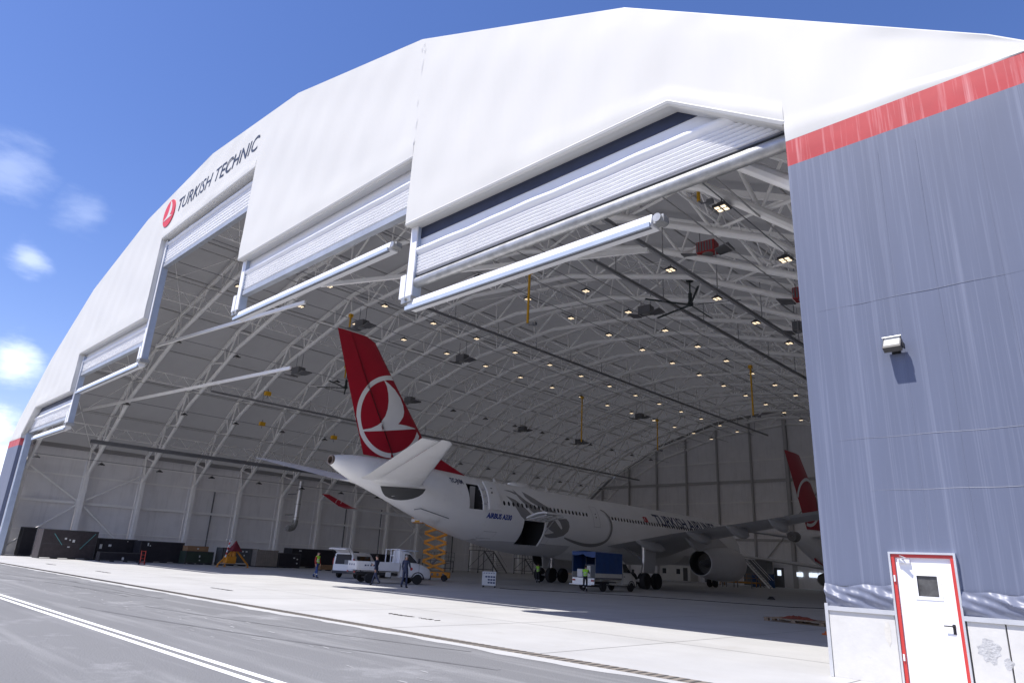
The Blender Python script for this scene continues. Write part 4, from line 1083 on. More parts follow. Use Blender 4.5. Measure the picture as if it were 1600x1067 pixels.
# wings
for sgn in (1, -1):
    WG = part('wing', AL)
    foil([(42.6, 30.6, sgn * 2.0, 3.65, .135), (36.8, 30.1, sgn * 9.4, 4.85, .115), (29.9, 25.9, sgn * 21, 6.0, .10), (25.0, 22.6, sgn * 29.3, 6.75, .09)], 'wing_box', M_PLG, WG)
    foil([(30.9, 28.5, sgn * 3.1, 3.55, .10), (30.4, 28.3, sgn * 9.4, 4.62, .10)], 'flap', M_PLG, WG)
    foil([(30.4, 28.2, sgn * 9.5, 4.64, .10), (26.9, 25.0, sgn * 20.4, 5.80, .09)], 'flap', M_PLG, WG)
    foil([(26.8, 25.2, sgn * 20.5, 5.88, .08), (23.4, 22.2, sgn * 28.4, 6.62, .07)], 'aileron', M_PLW, WG)
    foil([(24.9, 22.6, sgn * 29.3, 6.75, .09), (24.0, 22.0, sgn * 29.8, 6.98, .07), (21.0, 19.9, sgn * 30.45, 8.2, .05)], 'winglet', M_PLR, WG)
    for o_, yy, zz, ln in ((6.6, 30.4, 3.75, 2.6), (11.6, 29.9, 4.55, 2.4), (15.6, 28.6, 4.98, 2.2), (19.4, 27.3, 5.42, 2.0)):
        b = MB(); b.lathe([(.04, -ln), (.2, -ln * .75), (.36, -ln * .3), (.42, .3), (.36, ln * .6), (.05, ln)], (0, 0, 0), 'Y', 14); f_ = b.build('track_fairing', M_PLG, WG, smooth=True); f_.location = (sgn * o_, yy, zz); f_.scale = (.85, 1, 1.15); f_.rotation_euler = (-.10, 0, 0)
    if sgn == -1:
        b = MB(); c = Vector((-30.0, 22.0, 7.45)); b.lathe([(.40, -.008), (.34, -.008)], (0, 0, 0), 'X', 24, closed=True); r_ = b.build('emblem_ring', M_PLW, WG); r_.location = c + Vector((.12, 0, 0)); r_.rotation_euler = (0, .45, 0); r_.scale = (1, 1, 1.1)
    # engine
    EN = part('engine', AL)
    ex = sgn * 9.37
    b = MB(); b.lathe([(1.08, 34.45), (1.14, 34.5), (1.38, 36.2), (1.56, 38.4), (1.60, 39.8), (1.52, 41.2), (1.36, 41.75), (1.26, 41.5), (1.22, 40.6)], (ex, 0, 2.5), 'Y', 36, closed=True); b.build('nacelle', mat('nacelle_pale', (.66, .65, .64), .35, var=.05, vscale=.8), EN, smooth=True)
    b = MB(); b.lathe([(1.08, 34.45), (1.02, 34.6), (1.0, 36.0)], (ex, 0, 2.5), 'Y', 32, closed=True); b.add([(ex + 1.0 * math.cos(t * PI / 16), 36.0, 2.5 + 1.0 * math.sin(t * PI / 16)) for t in range(32)], [tuple(range(32))]); b.build('exhaust_duct', mat('duct_dark', (.07, .068, .065), .5, .4), EN, smooth=True)
    b = MB(); b.lathe([(.02, 34.3), (.22, 34.8), (.42, 36.0)], (ex, 0, 2.5), 'Y', 20); b.build('exhaust_cone', M_STEELD, EN, smooth=True)
    b = MB(); b.lathe([(1.2, 40.5), (.05, 41.0)], (ex, 0, 2.5), 'Y', 30, closed=True); b.build('fan', M_STEELD, EN)
    b = MB()
    b.hexa([(ex - .2, 34.0, 3.5), (ex + .2, 34.0, 3.5), (ex + .25, 40.6, 3.9), (ex - .25, 40.6, 3.9), (ex - .16, 31.6, 4.6), (ex + .16, 31.6, 4.6), (ex + .2, 38.0, 4.9), (ex - .2, 38.0, 4.9)]); b.build('pylon', M_PLG, EN)
    # main gear
    MG = part('main_gear', AL); gx = sgn * 5.34; gy = 31.3
    b = MB(); b.tube((gx, gy, 4.0), (gx, gy, 2.3), .26, .24, 14); b.tube((gx, gy, 2.35), (gx, gy, .95), .16, .16, 12); b.cbox((gx, gy, .98), (.34, .42, .4)); b.build('strut', M_METAL, MG, smooth=True)
    b = MB(); b.beam((gx, gy - .99, .72), (gx, gy + .99, .72), .26, .28); b.build('bogie_beam', M_METAL, MG, bevel=.03)
    b = MB(); b.tube((gx - sgn * .1, gy, 2.5), (gx - sgn * 2.1, gy + .2, 3.5), .09); b.tube((gx, gy - .2, 2.2), (gx, gy - .55, 1.5), .06); b.tube((gx, gy - .55, 1.5), (gx, gy - .2, 1.05), .06); b.build('side_brace', M_METAL, MG)
    for dy in (-.99, .99):
        b = MB(); b.tube((gx - .6, gy + dy, .7), (gx + .6, gy + dy, .7), .09); b.build('axle', M_METAL, MG)
        for dx in (-.7, .7): wheel(MG, (gx + dx, gy + dy, .7), .7, .5)
    b = MB(); b.hexa([(gx + sgn * .42, gy - .9, 1.35), (gx + sgn * .47, gy - .9, 1.35), (gx + sgn * .47, gy + 1.1, 1.35), (gx + sgn * .42, gy + 1.1, 1.35), (gx + sgn * .7, gy - .9, 4.1), (gx + sgn * .75, gy - .9, 4.1), (gx + sgn * .75, gy + 1.1, 4.1), (gx + sgn * .7, gy + 1.1, 4.1)]); b.build('gear_door', M_PLG, MG)
NG = part('nose_gear', AL)
b = MB(); b.tube((0, 56.9, 2.8), (0, 56.9, .55), .14); b.tube((0, 57.0, 1.5), (0, 58.3, 2.8), .08); b.build('strut', M_METAL, NG, smooth=True)
for dx in (-.36, .36): wheel(NG, (dx, 56.9, .52), .52, .4)

# ---------------------------------------------------------------- the smaller airliner behind the grey wall
A2 = thing('airliner', 'smaller red finned airliner parked deep inside, half hidden by the grey front wall', 'airliner', (-24.17, 60.0, 0), 0)
S2 = smooth_stations([(0, 5.35, 4.57, 4.96, .38), (.8, 5.5, 4.4, 4.95, .52), (3, 5.75, 3.75, 4.7, .98), (6.5, 5.85, 2.75, 4.25, 1.5), (10, 5.85, 1.95, 3.95, 1.82), (13, 5.8, 1.65, 3.85, 1.88), (32, 5.8, 1.6, 3.85, 1.88), (36, 5.3, 1.8, 3.5, 1.5), (38.6, 4.1, 2.4, 3.2, .7), (39.4, 3.3, 3.0, 3.15, .06)], .8)
B2 = Body(S2); b = MB(); n = 28
b.v = [tuple(B2.at(s_[0], 2 * PI * k / n)) for s_ in S2 for k in range(n)]
b.f = [(i * n + k, i * n + (k + 1) % n, (i + 1) * n + (k + 1) % n, (i + 1) * n + k) for i in range(len(S2) - 1) for k in range(n)] + [tuple(range(n))]; b.mi = [0] * len(b.f)
b.build('fuselage', M_PLW, A2, smooth=True)
b = MB(); b.lathe([(.05, -.35), (.30, -.42), (.40, -.40), (.44, -.1), (.46, .5)], (0, 0, 4.96), 'Y', 20, closed=True); b.build('tail_cone', mat('cone_grey', (.16, .155, .15), .5), A2, smooth=True)
foil([(8.6, 3.2, 0, 5.55, .10), (2.6, -.55, 0, 12.2, .09), (2.2, -.5, 0, 12.3, .05)], 'tail_fin', M_PLR, A2, vertical=True)
b = MB(); rr = [(3.55 + 2.15 * math.cos(t * PI / 24), 8.15 + 2.15 * math.sin(t * PI / 24)) for t in range(49)]
def f2(y, z):
    t = (z - 5.55) / 6.65; le = 8.6 + (2.6 - 8.6) * t; te = 3.2 + (-.55 - 3.2) * t; u = max(0, min(1, (le - y) / (le - te))); ts = [0, .03, .1, .25, .45, .7, .9, 1]; th = [0, .55, .85, 1, .9, .52, .18, 0]
    for i in range(7):
        if u <= ts[i + 1]: return (th[i] + (th[i + 1] - th[i]) * (u - ts[i]) / (ts[i + 1] - ts[i])) * (le - te) * .052 + .03
    return .03
for sg in (1, -1):
    k0 = len(b.v)
    for q in rr:
        for s_ in (1, .87):
            y, z = 3.55 + (q[0] - 3.55) * s_, 8.15 + (q[1] - 8.15) * s_; b.v.append((sg * f2(y, z), y, z))
    for i in range(48):
        m_ = rr[i]; t = (m_[1] - 5.55) / 6.65
        if m_[0] < 3.2 - 3.75 * t + .05 or m_[0] > 8.6 - 6 * t - .05: continue
        b.f.append((k0 + 2 * i, k0 + 2 * i + 2, k0 + 2 * i + 3, k0 + 2 * i + 1)); b.mi.append(0)
b.build('emblem_ring', M_PLW, A2)
for sg in (1, -1):
    foil([(6.2, 2.0, sg * .6, 5.0, .10), (1.9, .3, sg * 7.1, 5.75, .08)], 'tailplane', M_PLG, A2)
    foil([(25.5, 17.2, sg * 1.5, 2.4, .13), (20.8, 17.0, sg * 6, 2.9, .11), (16.2, 14.6, sg * 17.2, 4.1, .09)], 'wing', M_PLG, A2)
    b = MB(); b.lathe([(.62, 19.2), (.95, 21.5), (1.02, 23.5), (.9, 24.3), (.8, 24.0)], (sg * 4.9, 0, 1.55), 'Y', 24, closed=True); b.build('engine', M_PLG, A2, smooth=True)
    b = MB(); b.tube((sg * 2.86, 18.0, 2.3), (sg * 2.86, 18.0, .5), .14); st = b.build('main_gear', M_METAL, A2)
    for dx in (-.4, .4): wheel(st, (sg * 2.86 + dx, 18.0, .55), .55, .4)
b = MB(); b.tube((0, 33.6, 2), (0, 33.6, .4), .1); st = b.build('nose_gear', M_METAL, A2)
for dx in (-.22, .22): wheel(st, (dx, 33.6, .35), .35, .2)
b = MB(); b.hexa([(-.05, 4.5, 3.1), (.05, 4.5, 3.1), (.05, 6.6, 2.7), (-.05, 6.6, 2.7), (-.06, 4.2, 3.5), (.06, 4.2, 3.5), (.06, 6.8, 2.9), (-.06, 6.8, 2.9)]); b.build('red_fragment', M_PLR, A2)  # stand-in for an unidentified red fragment, not a known part of this airliner
# ============================================================ vehicles
M_VW = mat('vehicle_white', (.68, .68, .69), .3, var=.04, vscale=2, spec=.5, coat=.3, dark=((.45, .43, .40), 2.5, .62, .85))
M_TRIM = mat('vehicle_trim', (.045, .045, .048), .6, var=.1, vscale=6)
M_TARP = mat('blue_tarpaulin', (.018, .06, .20), .45, var=.15, vscale=1.6, bump=.6, bscale=2.2)
M_TAIL = mat('tail_lamp', (.35, .02, .02), .3)
M_CREAM = mat('vehicle_cream', (.60, .59, .55), .35, var=.05, vscale=2, coat=.2)
def car_wheel(parent, x, y, r=.33, w=.21, hub=M_ALU):
    t = wheel(parent, (x, y, r), r, w, hub); return t
def hull(stations, name, m, parent, bevel=.03):
    """Closed body from cross-sections along y: (y, [(half width, z) bottom to top])."""
    b = MB(); k = len(stations[0][1]); n = 2 * k
    for y, pr in stations:
        b.v += [(x, y, z) for x, z in pr] + [(-x, y, z) for x, z in pr[::-1]]
    for i in range(len(stations) - 1):
        b.f += [(i * n + j, i * n + (j + 1) % n, (i + 1) * n + (j + 1) % n, (i + 1) * n + j) for j in range(n)]
    b.f += [tuple(range(n)), tuple(range((len(stations) - 1) * n, len(stations) * n))]; b.mi = [0] * len(b.f)
    return b.build(name, m, parent, smooth=True, bevel=bevel)
def pane(quad, name, parent, off=.006, m=None):
    q = [Vector(p) for p in quad]; nn = (q[1] - q[0]).cross(q[2] - q[0]).normalized()
    b = MB(); b.hexa([p - nn * .004 for p in q] + [p + nn * off for p in q]); return b.build(name, m or M_GLASS, parent)
def arch(parent, x, y, r, m=M_TRIM):
    b = MB(); s_ = 1 if x > 0 else -1; n = 14; vs = []
    for k in range(n + 1):
        a = PI * k / n
        for rr in (r, r + .07):
            for xx in (x - s_ * .16, x + s_ * .012): vs.append((xx, y + rr * math.cos(a), .33 + rr * math.sin(a)))
    b.v = vs
    for k in range(n):
        q = 4 * k; b.f += [(q, q + 1, q + 5, q + 4), (q + 2, q + 6, q + 7, q + 3), (q + 1, q + 3, q + 7, q + 5)]
    b.mi = [0] * len(b.f)
    b.add([(x - s_ * .14, y, .33)] + [(x - s_ * .14, y + r * math.cos(PI * k / n), .33 + r * math.sin(PI * k / n)) for k in range(n + 1)], [(0, k + 1, k + 2) for k in range(n)]); return b.build('wheel_arch', m, parent)
def cab(parent, m, y0, y1, wid=.98, h=2.2, hood=.95):
    """Light-truck cab: back wall at y0, bumper at y1, bonnet of given length."""
    f = y1; bw = f - hood
    st = [(y0, [(wid * .9, .42), (wid, .5), (wid, 1.15), (wid * .97, 1.35), (wid * .86, h - .12), (wid * .74, h)]),
          (bw - .75, [(wid * .9, .42), (wid, .5), (wid, 1.15), (wid * .97, 1.35), (wid * .85, h - .1), (wid * .72, h)]),
          (bw - .55, [(wid * .9, .42), (wid, .5), (wid, 1.15), (wid * .97, 1.33), (wid * .84, h - .2), (wid * .70, h - .08)]),
          (bw + .12, [(wid * .9, .40), (wid, .5), (wid, 1.1), (wid * .96, 1.22), (wid * .88, 1.34), (wid * .78, 1.37)]),
          (f - .25, [(wid * .9, .38), (wid * .98, .48), (wid * .97, .9), (wid * .93, 1.0), (wid * .86, 1.07), (wid * .74, 1.1)]),
          (f - .02, [(wid * .82, .36), (wid * .9, .45), (wid * .88, .78), (wid * .84, .86), (wid * .78, .92), (wid * .66, .95)])]
    hull(st, 'cab', m, parent, .02)
    e = .004
    for s_ in (1, -1):                                       # side windows, doors
        o = pane([(s_ * (wid * .965 + e), y0 + .22, 1.38), (s_ * (wid * .965 + e), bw - .02, 1.36), (s_ * (wid * .865 + e), bw - .60, h - .22), (s_ * (wid * .865 + e), y0 + .26, h - .2)][::s_], 'side_window', parent)
        b = MB()
        for y in (y0 + .12, bw + .08): b.box(s_ * wid - .006, s_ * wid + .006, y - .008, y + .008, .55, 1.3)
        b.box(s_ * wid - .006, s_ * wid + .006, y0 + .12, bw + .08, .545, .56); b.build('door_seam', M_TRIM, parent)
        b = MB(); b.box(s_ * wid - .01, s_ * wid + .03, y0 + .2, y0 + .38, 1.06, 1.11); b.build('door_handle', M_TRIM, parent)
        b = MB(); b.box(s_ * (wid + .05), s_ * (wid + .24), bw - .06, bw + .03, 1.32, 1.66); b.tube((s_ * wid * .96, bw - .05, 1.36), (s_ * (wid + .1), bw - .03, 1.44), .03); b.build('wing_mirror', M_TRIM, parent, bevel=.02)
        b = MB(); b.hexa([(s_ * wid * .55, f - .12, .78), (s_ * wid * .9, f - .2, .8), (s_ * wid * .97, f - .45, .95), (s_ * wid * .62, f - .3, .95), (s_ * wid * .55, f - .1, .9), (s_ * wid * .9, f - .18, .95), (s_ * wid * .95, f - .5, 1.02), (s_ * wid * .62, f - .25, 1.03)]); b.build('headlight', mat('headlamp', (.5, .52, .54), .1, .2), parent)
    pane([(wid * .80, bw + .10, 1.385), (-wid * .80, bw + .10, 1.385), (-wid * .72, bw - .545, h - .10), (wid * .72, bw - .545, h - .10)], 'windscreen', parent)
    b = MB(); b.box(-wid * .88, wid * .88, f - .12, f + .06, .34, .62); b.box(-wid * .5, wid * .5, f - .1, f + .02, .64, .84); b.build('front_bumper', M_TRIM, parent, bevel=.03)

# ---- white drop-side pickup
PK = thing('pickup_truck', 'white drop-side pickup truck with an open driver door beside the scissor lift', 'pickup truck', (-40.0, 26.75, 0), -.31)
PK['label'] = 'white drop-side pickup truck standing in front of the scissor lift'
LP = 5.2
cab(PK, M_VW, 3.0, LP, .98, 2.12, .98)
b = MB(); b.box(-.45, -.33, .1, 4.4, .5, .66); b.box(.33, .45, .1, 4.4, .5, .66)
b.build('chassis_rail', M_TRIM, PK)
b = MB(); b.box(-1.04, 1.04, 0, 2.9, .80, .88); b.build('load_bed', M_VW, PK)
for s_ in (1, -1):
    b = MB(); b.box(s_ * 1.0, s_ * 1.04, .01, 2.9, .89, 1.33)
    for k in range(5): b.box(s_ * 1.035, s_ * 1.055, .08 + k * .69, .14 + k * .69, .86, 1.33)
    for z in (1.0, 1.15, 1.3): b.box(s_ * 1.035, s_ * 1.048, .02, 2.9, z, z + .025)
    b.build('drop_side', M_VW, PK)
b = MB(); b.box(-1.0, 1.0, -.03, .008, .89, 1.33); tg = b.build('tailgate', M_VW, PK)
b = MB()
for x in (-.55, -.05, .45): b.box(x - .1, x + .1, -.036, -.031, 1.06, 1.17)
b.build('tailgate_letter', M_DECB, tg)
b = MB()
for k in range(4): b.box(1.0485, 1.052, .5 + k * .19, .62 + k * .19, 1.05, 1.14)
b.build('bed_lettering', M_DECB, PK)
b = MB(); b.box(-1.0, 1.0, 2.86, 2.92, .88, 1.35)
for x in (-.95, 0, .95): b.box(x - .03, x + .03, 2.86, 2.92, 1.35, 2.2)
for z in (1.75, 2.17): b.box(-.98, .98, 2.865, 2.915, z, z + .05)
for x in (-.95, .95): b.box(x - .03, x + .03, 2.5, 2.56, 1.33, 2.19); b.box(x - .03, x + .03, 2.56, 2.86, 2.14, 2.19)
b.build('headboard_rack', M_VW, PK)
b = MB(); b.box(-.9, .9, 3.2, 4.2, 2.12, 2.17); b.build('roof_rack', M_BLUEW, PK)
for x in (.9, -.9):
    car_wheel(PK, x, .95, .34, .22, M_STEELD); car_wheel(PK, x * .98, 4.25, .34, .22, M_VW); arch(PK, x * 1.09, 4.25, .40)
b = MB(); b.tube((-.9, .95, .34), (.9, .95, .34), .07); b.build('rear_axle', M_TRIM, PK)
b = MB(); b.tube((-.6, 2.1, .45), (-.6, 2.9, .45), .16); b.build('fuel_tank', M_TRIM, PK)
b = MB(); b.box(.72, .98, 2.05, 2.35, .42, .72); b.build('tool_box', M_CREAM, PK)
b = MB(); b.lathe([(.10, -.004), (.10, .004)], (.984, 3.75, .98), 'X', 14); b.build('door_logo', mat('logo_red', (.5, .03, .03), .4), PK)
b = MB(); b.box(-.95, .95, -.06, .06, .55, .68); b.build('rear_bumper', M_TRIM, PK)
for x in (-.8, .8):
    b = MB(); b.box(x - .12, x + .12, -.09, -.05, .62, .72); b.build('tail_light', M_TAIL, PK)

# ---- white van with its tailgate up
VN = thing('van', 'white delivery van seen from behind with its tailgate raised', 'van', (-45.95, 29.9, 0), .42)
w = .88
hull([(0, [(w * .9, .4), (w, .55), (w, 1.0), (w * .98, 1.1), (w * .9, 1.66), (w * .78, 1.80)]), (.25, [(w * .9, .36), (w, .5), (w, 1.0), (w * .98, 1.1), (w * .9, 1.70), (w * .78, 1.84)]), (2.5, [(w * .9, .34), (w, .5), (w, 1.0), (w * .98, 1.1), (w * .88, 1.72), (w * .76, 1.84)]),
      (2.75, [(w * .9, .34), (w, .5), (w, .98), (w * .98, 1.08), (w * .86, 1.62), (w * .72, 1.74)]), (3.4, [(w * .9, .34), (w, .5), (w * .99, .95), (w * .95, 1.02), (w * .86, 1.1), (w * .7, 1.13)]), (4.1, [(w * .82, .34), (w * .9, .48), (w * .88, .75), (w * .84, .82), (w * .76, .88), (w * .6, .91)])], 'body', M_VW, VN, .02)
pane([(-.72, -.008, .99), (.72, -.008, .99), (.64, -.008, 1.70), (-.64, -.008, 1.70)], 'load_opening', VN, m=mat('van_inside', (.035, .035, .04), .7))
b = MB(); b.box(-.74, .74, -.03, -.012, .52, .97); b.build('rear_panel', M_VW, VN, bevel=.01)
b = MB(); b.box(-.26, .26, -.04, -.031, .68, .80); b.build('number_plate', mat('plate_white', (.7, .7, .7), .5), VN)
b = MB(); b.box(-.6, -.1, .0, .012, 1.02, 1.25); b.box(.1, .5, -.02, -.011, 1.0, 1.3); b.build('cargo', M_STEELD, VN)
b = MB(); b.box(-.86, .86, -.10, .1, .34, .53); b.build('rear_bumper', M_TRIM, VN, bevel=.03)
b = MB(); vs = []
for i in range(7):
    t = i / 6; y = .05 - 1.05 * t; z = 1.83 + .28 * math.sin(t * PI * .75)
    for x in (-.74, .74):
        for o_ in (0, .05): vs.append((x, y, z + o_))
b.v = vs
for k in range(6):
    q = 4 * k; b.f += [(q, q + 4, q + 6, q + 2), (q + 1, q + 3, q + 7, q + 5), (q, q + 1, q + 5, q + 4), (q + 2, q + 6, q + 7, q + 3)]
b.f += [(0, 2, 3, 1), (24, 25, 27, 26)]; b.mi = [0] * len(b.f)
b.build('raised_tailgate', M_VW, VN, smooth=True)
for s_ in (1, -1):
    b = MB(); b.tube((s_ * .7, .02, 1.5), (s_ * .7, -.55, 2.0), .018); b.build('gas_strut', M_TRIM, VN)
    b = MB(); b.box(s_ * .86 - .06, s_ * .86 + .01, -.02, .14, .95, 1.4); b.build('tail_light', M_TAIL, VN, bevel=.01)
    pane([(s_ * (w * .955 + .004), .5, 1.16), (s_ * (w * .955 + .004), 2.55, 1.14), (s_ * (w * .905 + .004), 2.4, 1.60), (s_ * (w * .905 + .004), .5, 1.60)][::s_], 'side_window', VN)
    for y in (.75, 3.45): car_wheel(VN, s_ * .76, y, .31, .2); arch(VN, s_ * .885, y, .36)

# ---- blue tarpaulin truck
TK = thing('canvas_truck', 'cream light truck with a blue tarpaulin body open at the back', 'truck', (-32.6, 41.9, 0), .02)
cab(TK, M_CREAM, 3.55, 5.7, 1.0, 2.22, .85)
b = MB(); b.box(-.45, -.33, .1, 5.0, .5, .66); b.box(.33, .45, .1, 5.0, .5, .66); b.build('chassis_rail', M_TRIM, TK)
b = MB(); b.box(-1.05, 1.05, 0, 3.45, .86, .96); b.build('load_bed', M_STEELD, TK)
for s_ in (1, -1):
    b = MB(); b.box(s_ * 1.03, s_ * 1.07, 0, 3.45, .97, 1.33); b.build('drop_side', M_CREAM, TK)
    b = MB(); vs = []
    for i in range(25):
        y = -.02 + 3.47 * i / 24
        for j in range(9):
            z = 1.26 + (2.72 - 1.26) * j / 8; vs.append((s_ * (1.085 + .018 * math.sin(i * 1.1 + j * .5) * math.sin(PI * j / 8)), y, z))
    b.add(vs, [(i * 9 + j, (i + 1) * 9 + j, (i + 1) * 9 + j + 1, i * 9 + j + 1) for i in range(24) for j in range(8)]); b.build('tarpaulin_side', M_TARP, TK, smooth=True)
b = MB(); vs = []
for i in range(25):
    y = -.02 + 3.47 * i / 24
    for j in range(9): t = j / 8; vs.append(((t * 2 - 1) * 1.085, y, 2.72 + .10 * math.sin(PI * t) - .03 * abs(math.sin(i * .78))))
b.add(vs, [(i * 9 + j, (i + 1) * 9 + j, (i + 1) * 9 + j + 1, i * 9 + j + 1) for i in range(24) for j in range(8)]); b.build('tarpaulin_roof', M_TARP, TK, smooth=True)
b = MB(); b.box(-1.08, 1.08, 3.44, 3.47, .97, 2.72); b.build('tarpaulin_front', M_TARP, TK)
b = MB(); vs = []
for i in range(13):
    t = i / 12; x = -1.08 + 2.16 * t
    vs += [(x, -.03, 2.76), (x, -.05, 2.52 - .05 * math.sin(t * 9) - .12 * (t > .5))]
b.add(vs, [(2 * i, 2 * i + 2, 2 * i + 3, 2 * i + 1) for i in range(12)]); b.build('rolled_flap', M_TARP, TK)
b = MB()
for x in (-1.04, 1.04):
    for y in (.02, 1.7, 3.4): b.tube((x, y, .96), (x, y, 2.7), .025)
b.build('hoop_frame', M_STEELD, TK)
b = MB(); b.box(-1.0, 1.0, -.42, -.02, .42, .48); b.box(-1.0, 1.0, -.05, -.02, .48, .9); b.build('tail_lift', M_ALU, TK)
for k, (x, y, sx, sy, sz, mm) in enumerate(((-.55, .5, .5, .5, .55, M_VW), (.1, .7, .45, .6, .8, M_CREAM), (-.3, 1.5, .9, .7, .9, M_STEELD), (.6, 1.2, .4, .5, 1.1, M_BLUEW))):
    b = MB(); b.box(x - sx / 2, x + sx / 2, y - sy / 2, y + sy / 2, .96, .96 + sz); o = b.build('cargo_box', mm, None, bevel=.015)
    o.location = TK.location; o.rotation_euler = TK.rotation_euler
    tag(o, ('small white box at the tail of the canvas truck', 'cream box beside the worker in the canvas truck', 'dark box deep inside the canvas truck', 'tall pale blue box against the side of the canvas truck')[k], 'box')
for x in (.92, -.92):
    car_wheel(TK, x, 1.15, .35, .23, M_STEELD); car_wheel(TK, x * .97, 4.85, .35, .22, M_STEELD); arch(TK, x * 1.085, 4.85, .41)
    b = MB(); b.box(x * 1.05 - .03, x * 1.05 + .03, 1.9, 3.3, .5, .6); b.box(x * 1.05 - .03, x * 1.05 + .03, 1.9, 3.3, .72, .8); b.build('side_guard', M_CREAM, TK)
b = MB(); b.tube((-.9, 1.15, .35), (.9, 1.15, .35), .08); b.build('rear_axle', M_TRIM, TK)
for x in (-.85, .85):
    b = MB(); b.box(x - .12, x + .12, -.08, -.03, .68, .8); b.build('tail_light', M_TAIL, TK)

# ---- yellow scissor lift under the tail
SL = thing('scissor_lift', 'orange scissor lift raised under the tail of the large airliner', 'scissor lift', (-45.0, 37.9, 0), .80); SL.scale = (1.12, 1.12, 1.12)
def _sl():
    L_, Wd = 2.5, 1.2
    b = MB(); b.box(-L_ / 2, L_ / 2, -.5, .5, .22, .62); b.box(-L_ / 2 + .2, L_ / 2 - .2, -.56, .56, .34, .56); b.build('chassis', M_ORG, SL, bevel=.03)
    b = MB()
    for k in range(5): b.box(-.9 + .4 * k, -.75 + .4 * k, -.575, -.555, .36, .54)
    b.build('chassis_grille', M_STEELD, SL)
    for x in (-.85, .85):
        for y in (-.5, .5):
            t = wheel(SL, (0, 0, 0), .23, .18, M_STEELD); t.location = (x, y, .23); t.rotation_euler = (0, 0, PI / 2)
    n = 5; z0, z1 = .68, 3.95; hh = (z1 - z0) / n
    for k in range(n):
        for y in (-.42, .42):
            za, zb = z0 + k * hh, z0 + (k + 1) * hh
            b = MB(); b.beam((-.82, y, za + .03), (.82, y, zb - .03), .06, .15); b.build('scissor_arm', M_ORG, SL)
            b = MB(); b.beam((.82, y * .82, za + .03), (-.82, y * .82, zb - .03), .06, .15); b.build('scissor_arm', M_ORG, SL)
        b = MB()
        for x in (-.82, 0, .82): b.tube((x, -.46, z0 + k * hh + (hh / 2 if x == 0 else .03)), (x, .46, z0 + k * hh + (hh / 2 if x == 0 else .03)), .035)
        b.build('pivot_pin', M_STEELD, SL)
    b = MB(); b.tube((-.4, 0, .8), (.5, 0, 1.9), .07); b.build('hydraulic_ram', M_STEELD, SL)
    b = MB(); b.box(-L_ / 2 - .55, L_ / 2, -.52, .52, 3.98, 4.10); b.build('platform', M_ORG, SL)
    b = MB(); b.box(-L_ / 2 - .62, -L_ / 2 + .25, -.56, -.525, 4.02, 4.22); b.box(-L_ / 2 - .60, -L_ / 2 - .56, -.56, .56, 4.02, 4.22); b.build('toe_board', M_VW, SL)
    b = MB(); b.box(-L_ / 2 - .35, -L_ / 2 + .0, -.568, -.561, 4.03, 4.15); b.build('warning_plate', M_YEL, SL)
    b = MB(); x0, x1 = -L_ / 2 - .58, L_ / 2 - .05
    for x in (x0, x0 + .8, 0, x1):
        for y in (-.5, .5): b.tube((x, y, 4.1), (x, y, 5.05 if x < -.3 else 4.6), .022, n=6)
    for z in (4.55, 5.03):
        for y in (-.5, .5): b.tube((x0, y, z), (x0 + .8 if z > 4.7 else x1, y, z), .022, n=6)
        b.tube((x0, -.5, z), (x0, .5, z), .022, n=6)
    b.build('guard_rail', M_ORG, SL)
    b = MB(); b.box(-1.35, -1.1, -.35, -.1, 4.6, 4.95); b.build('control_box', M_STEELD, SL)
_sl()
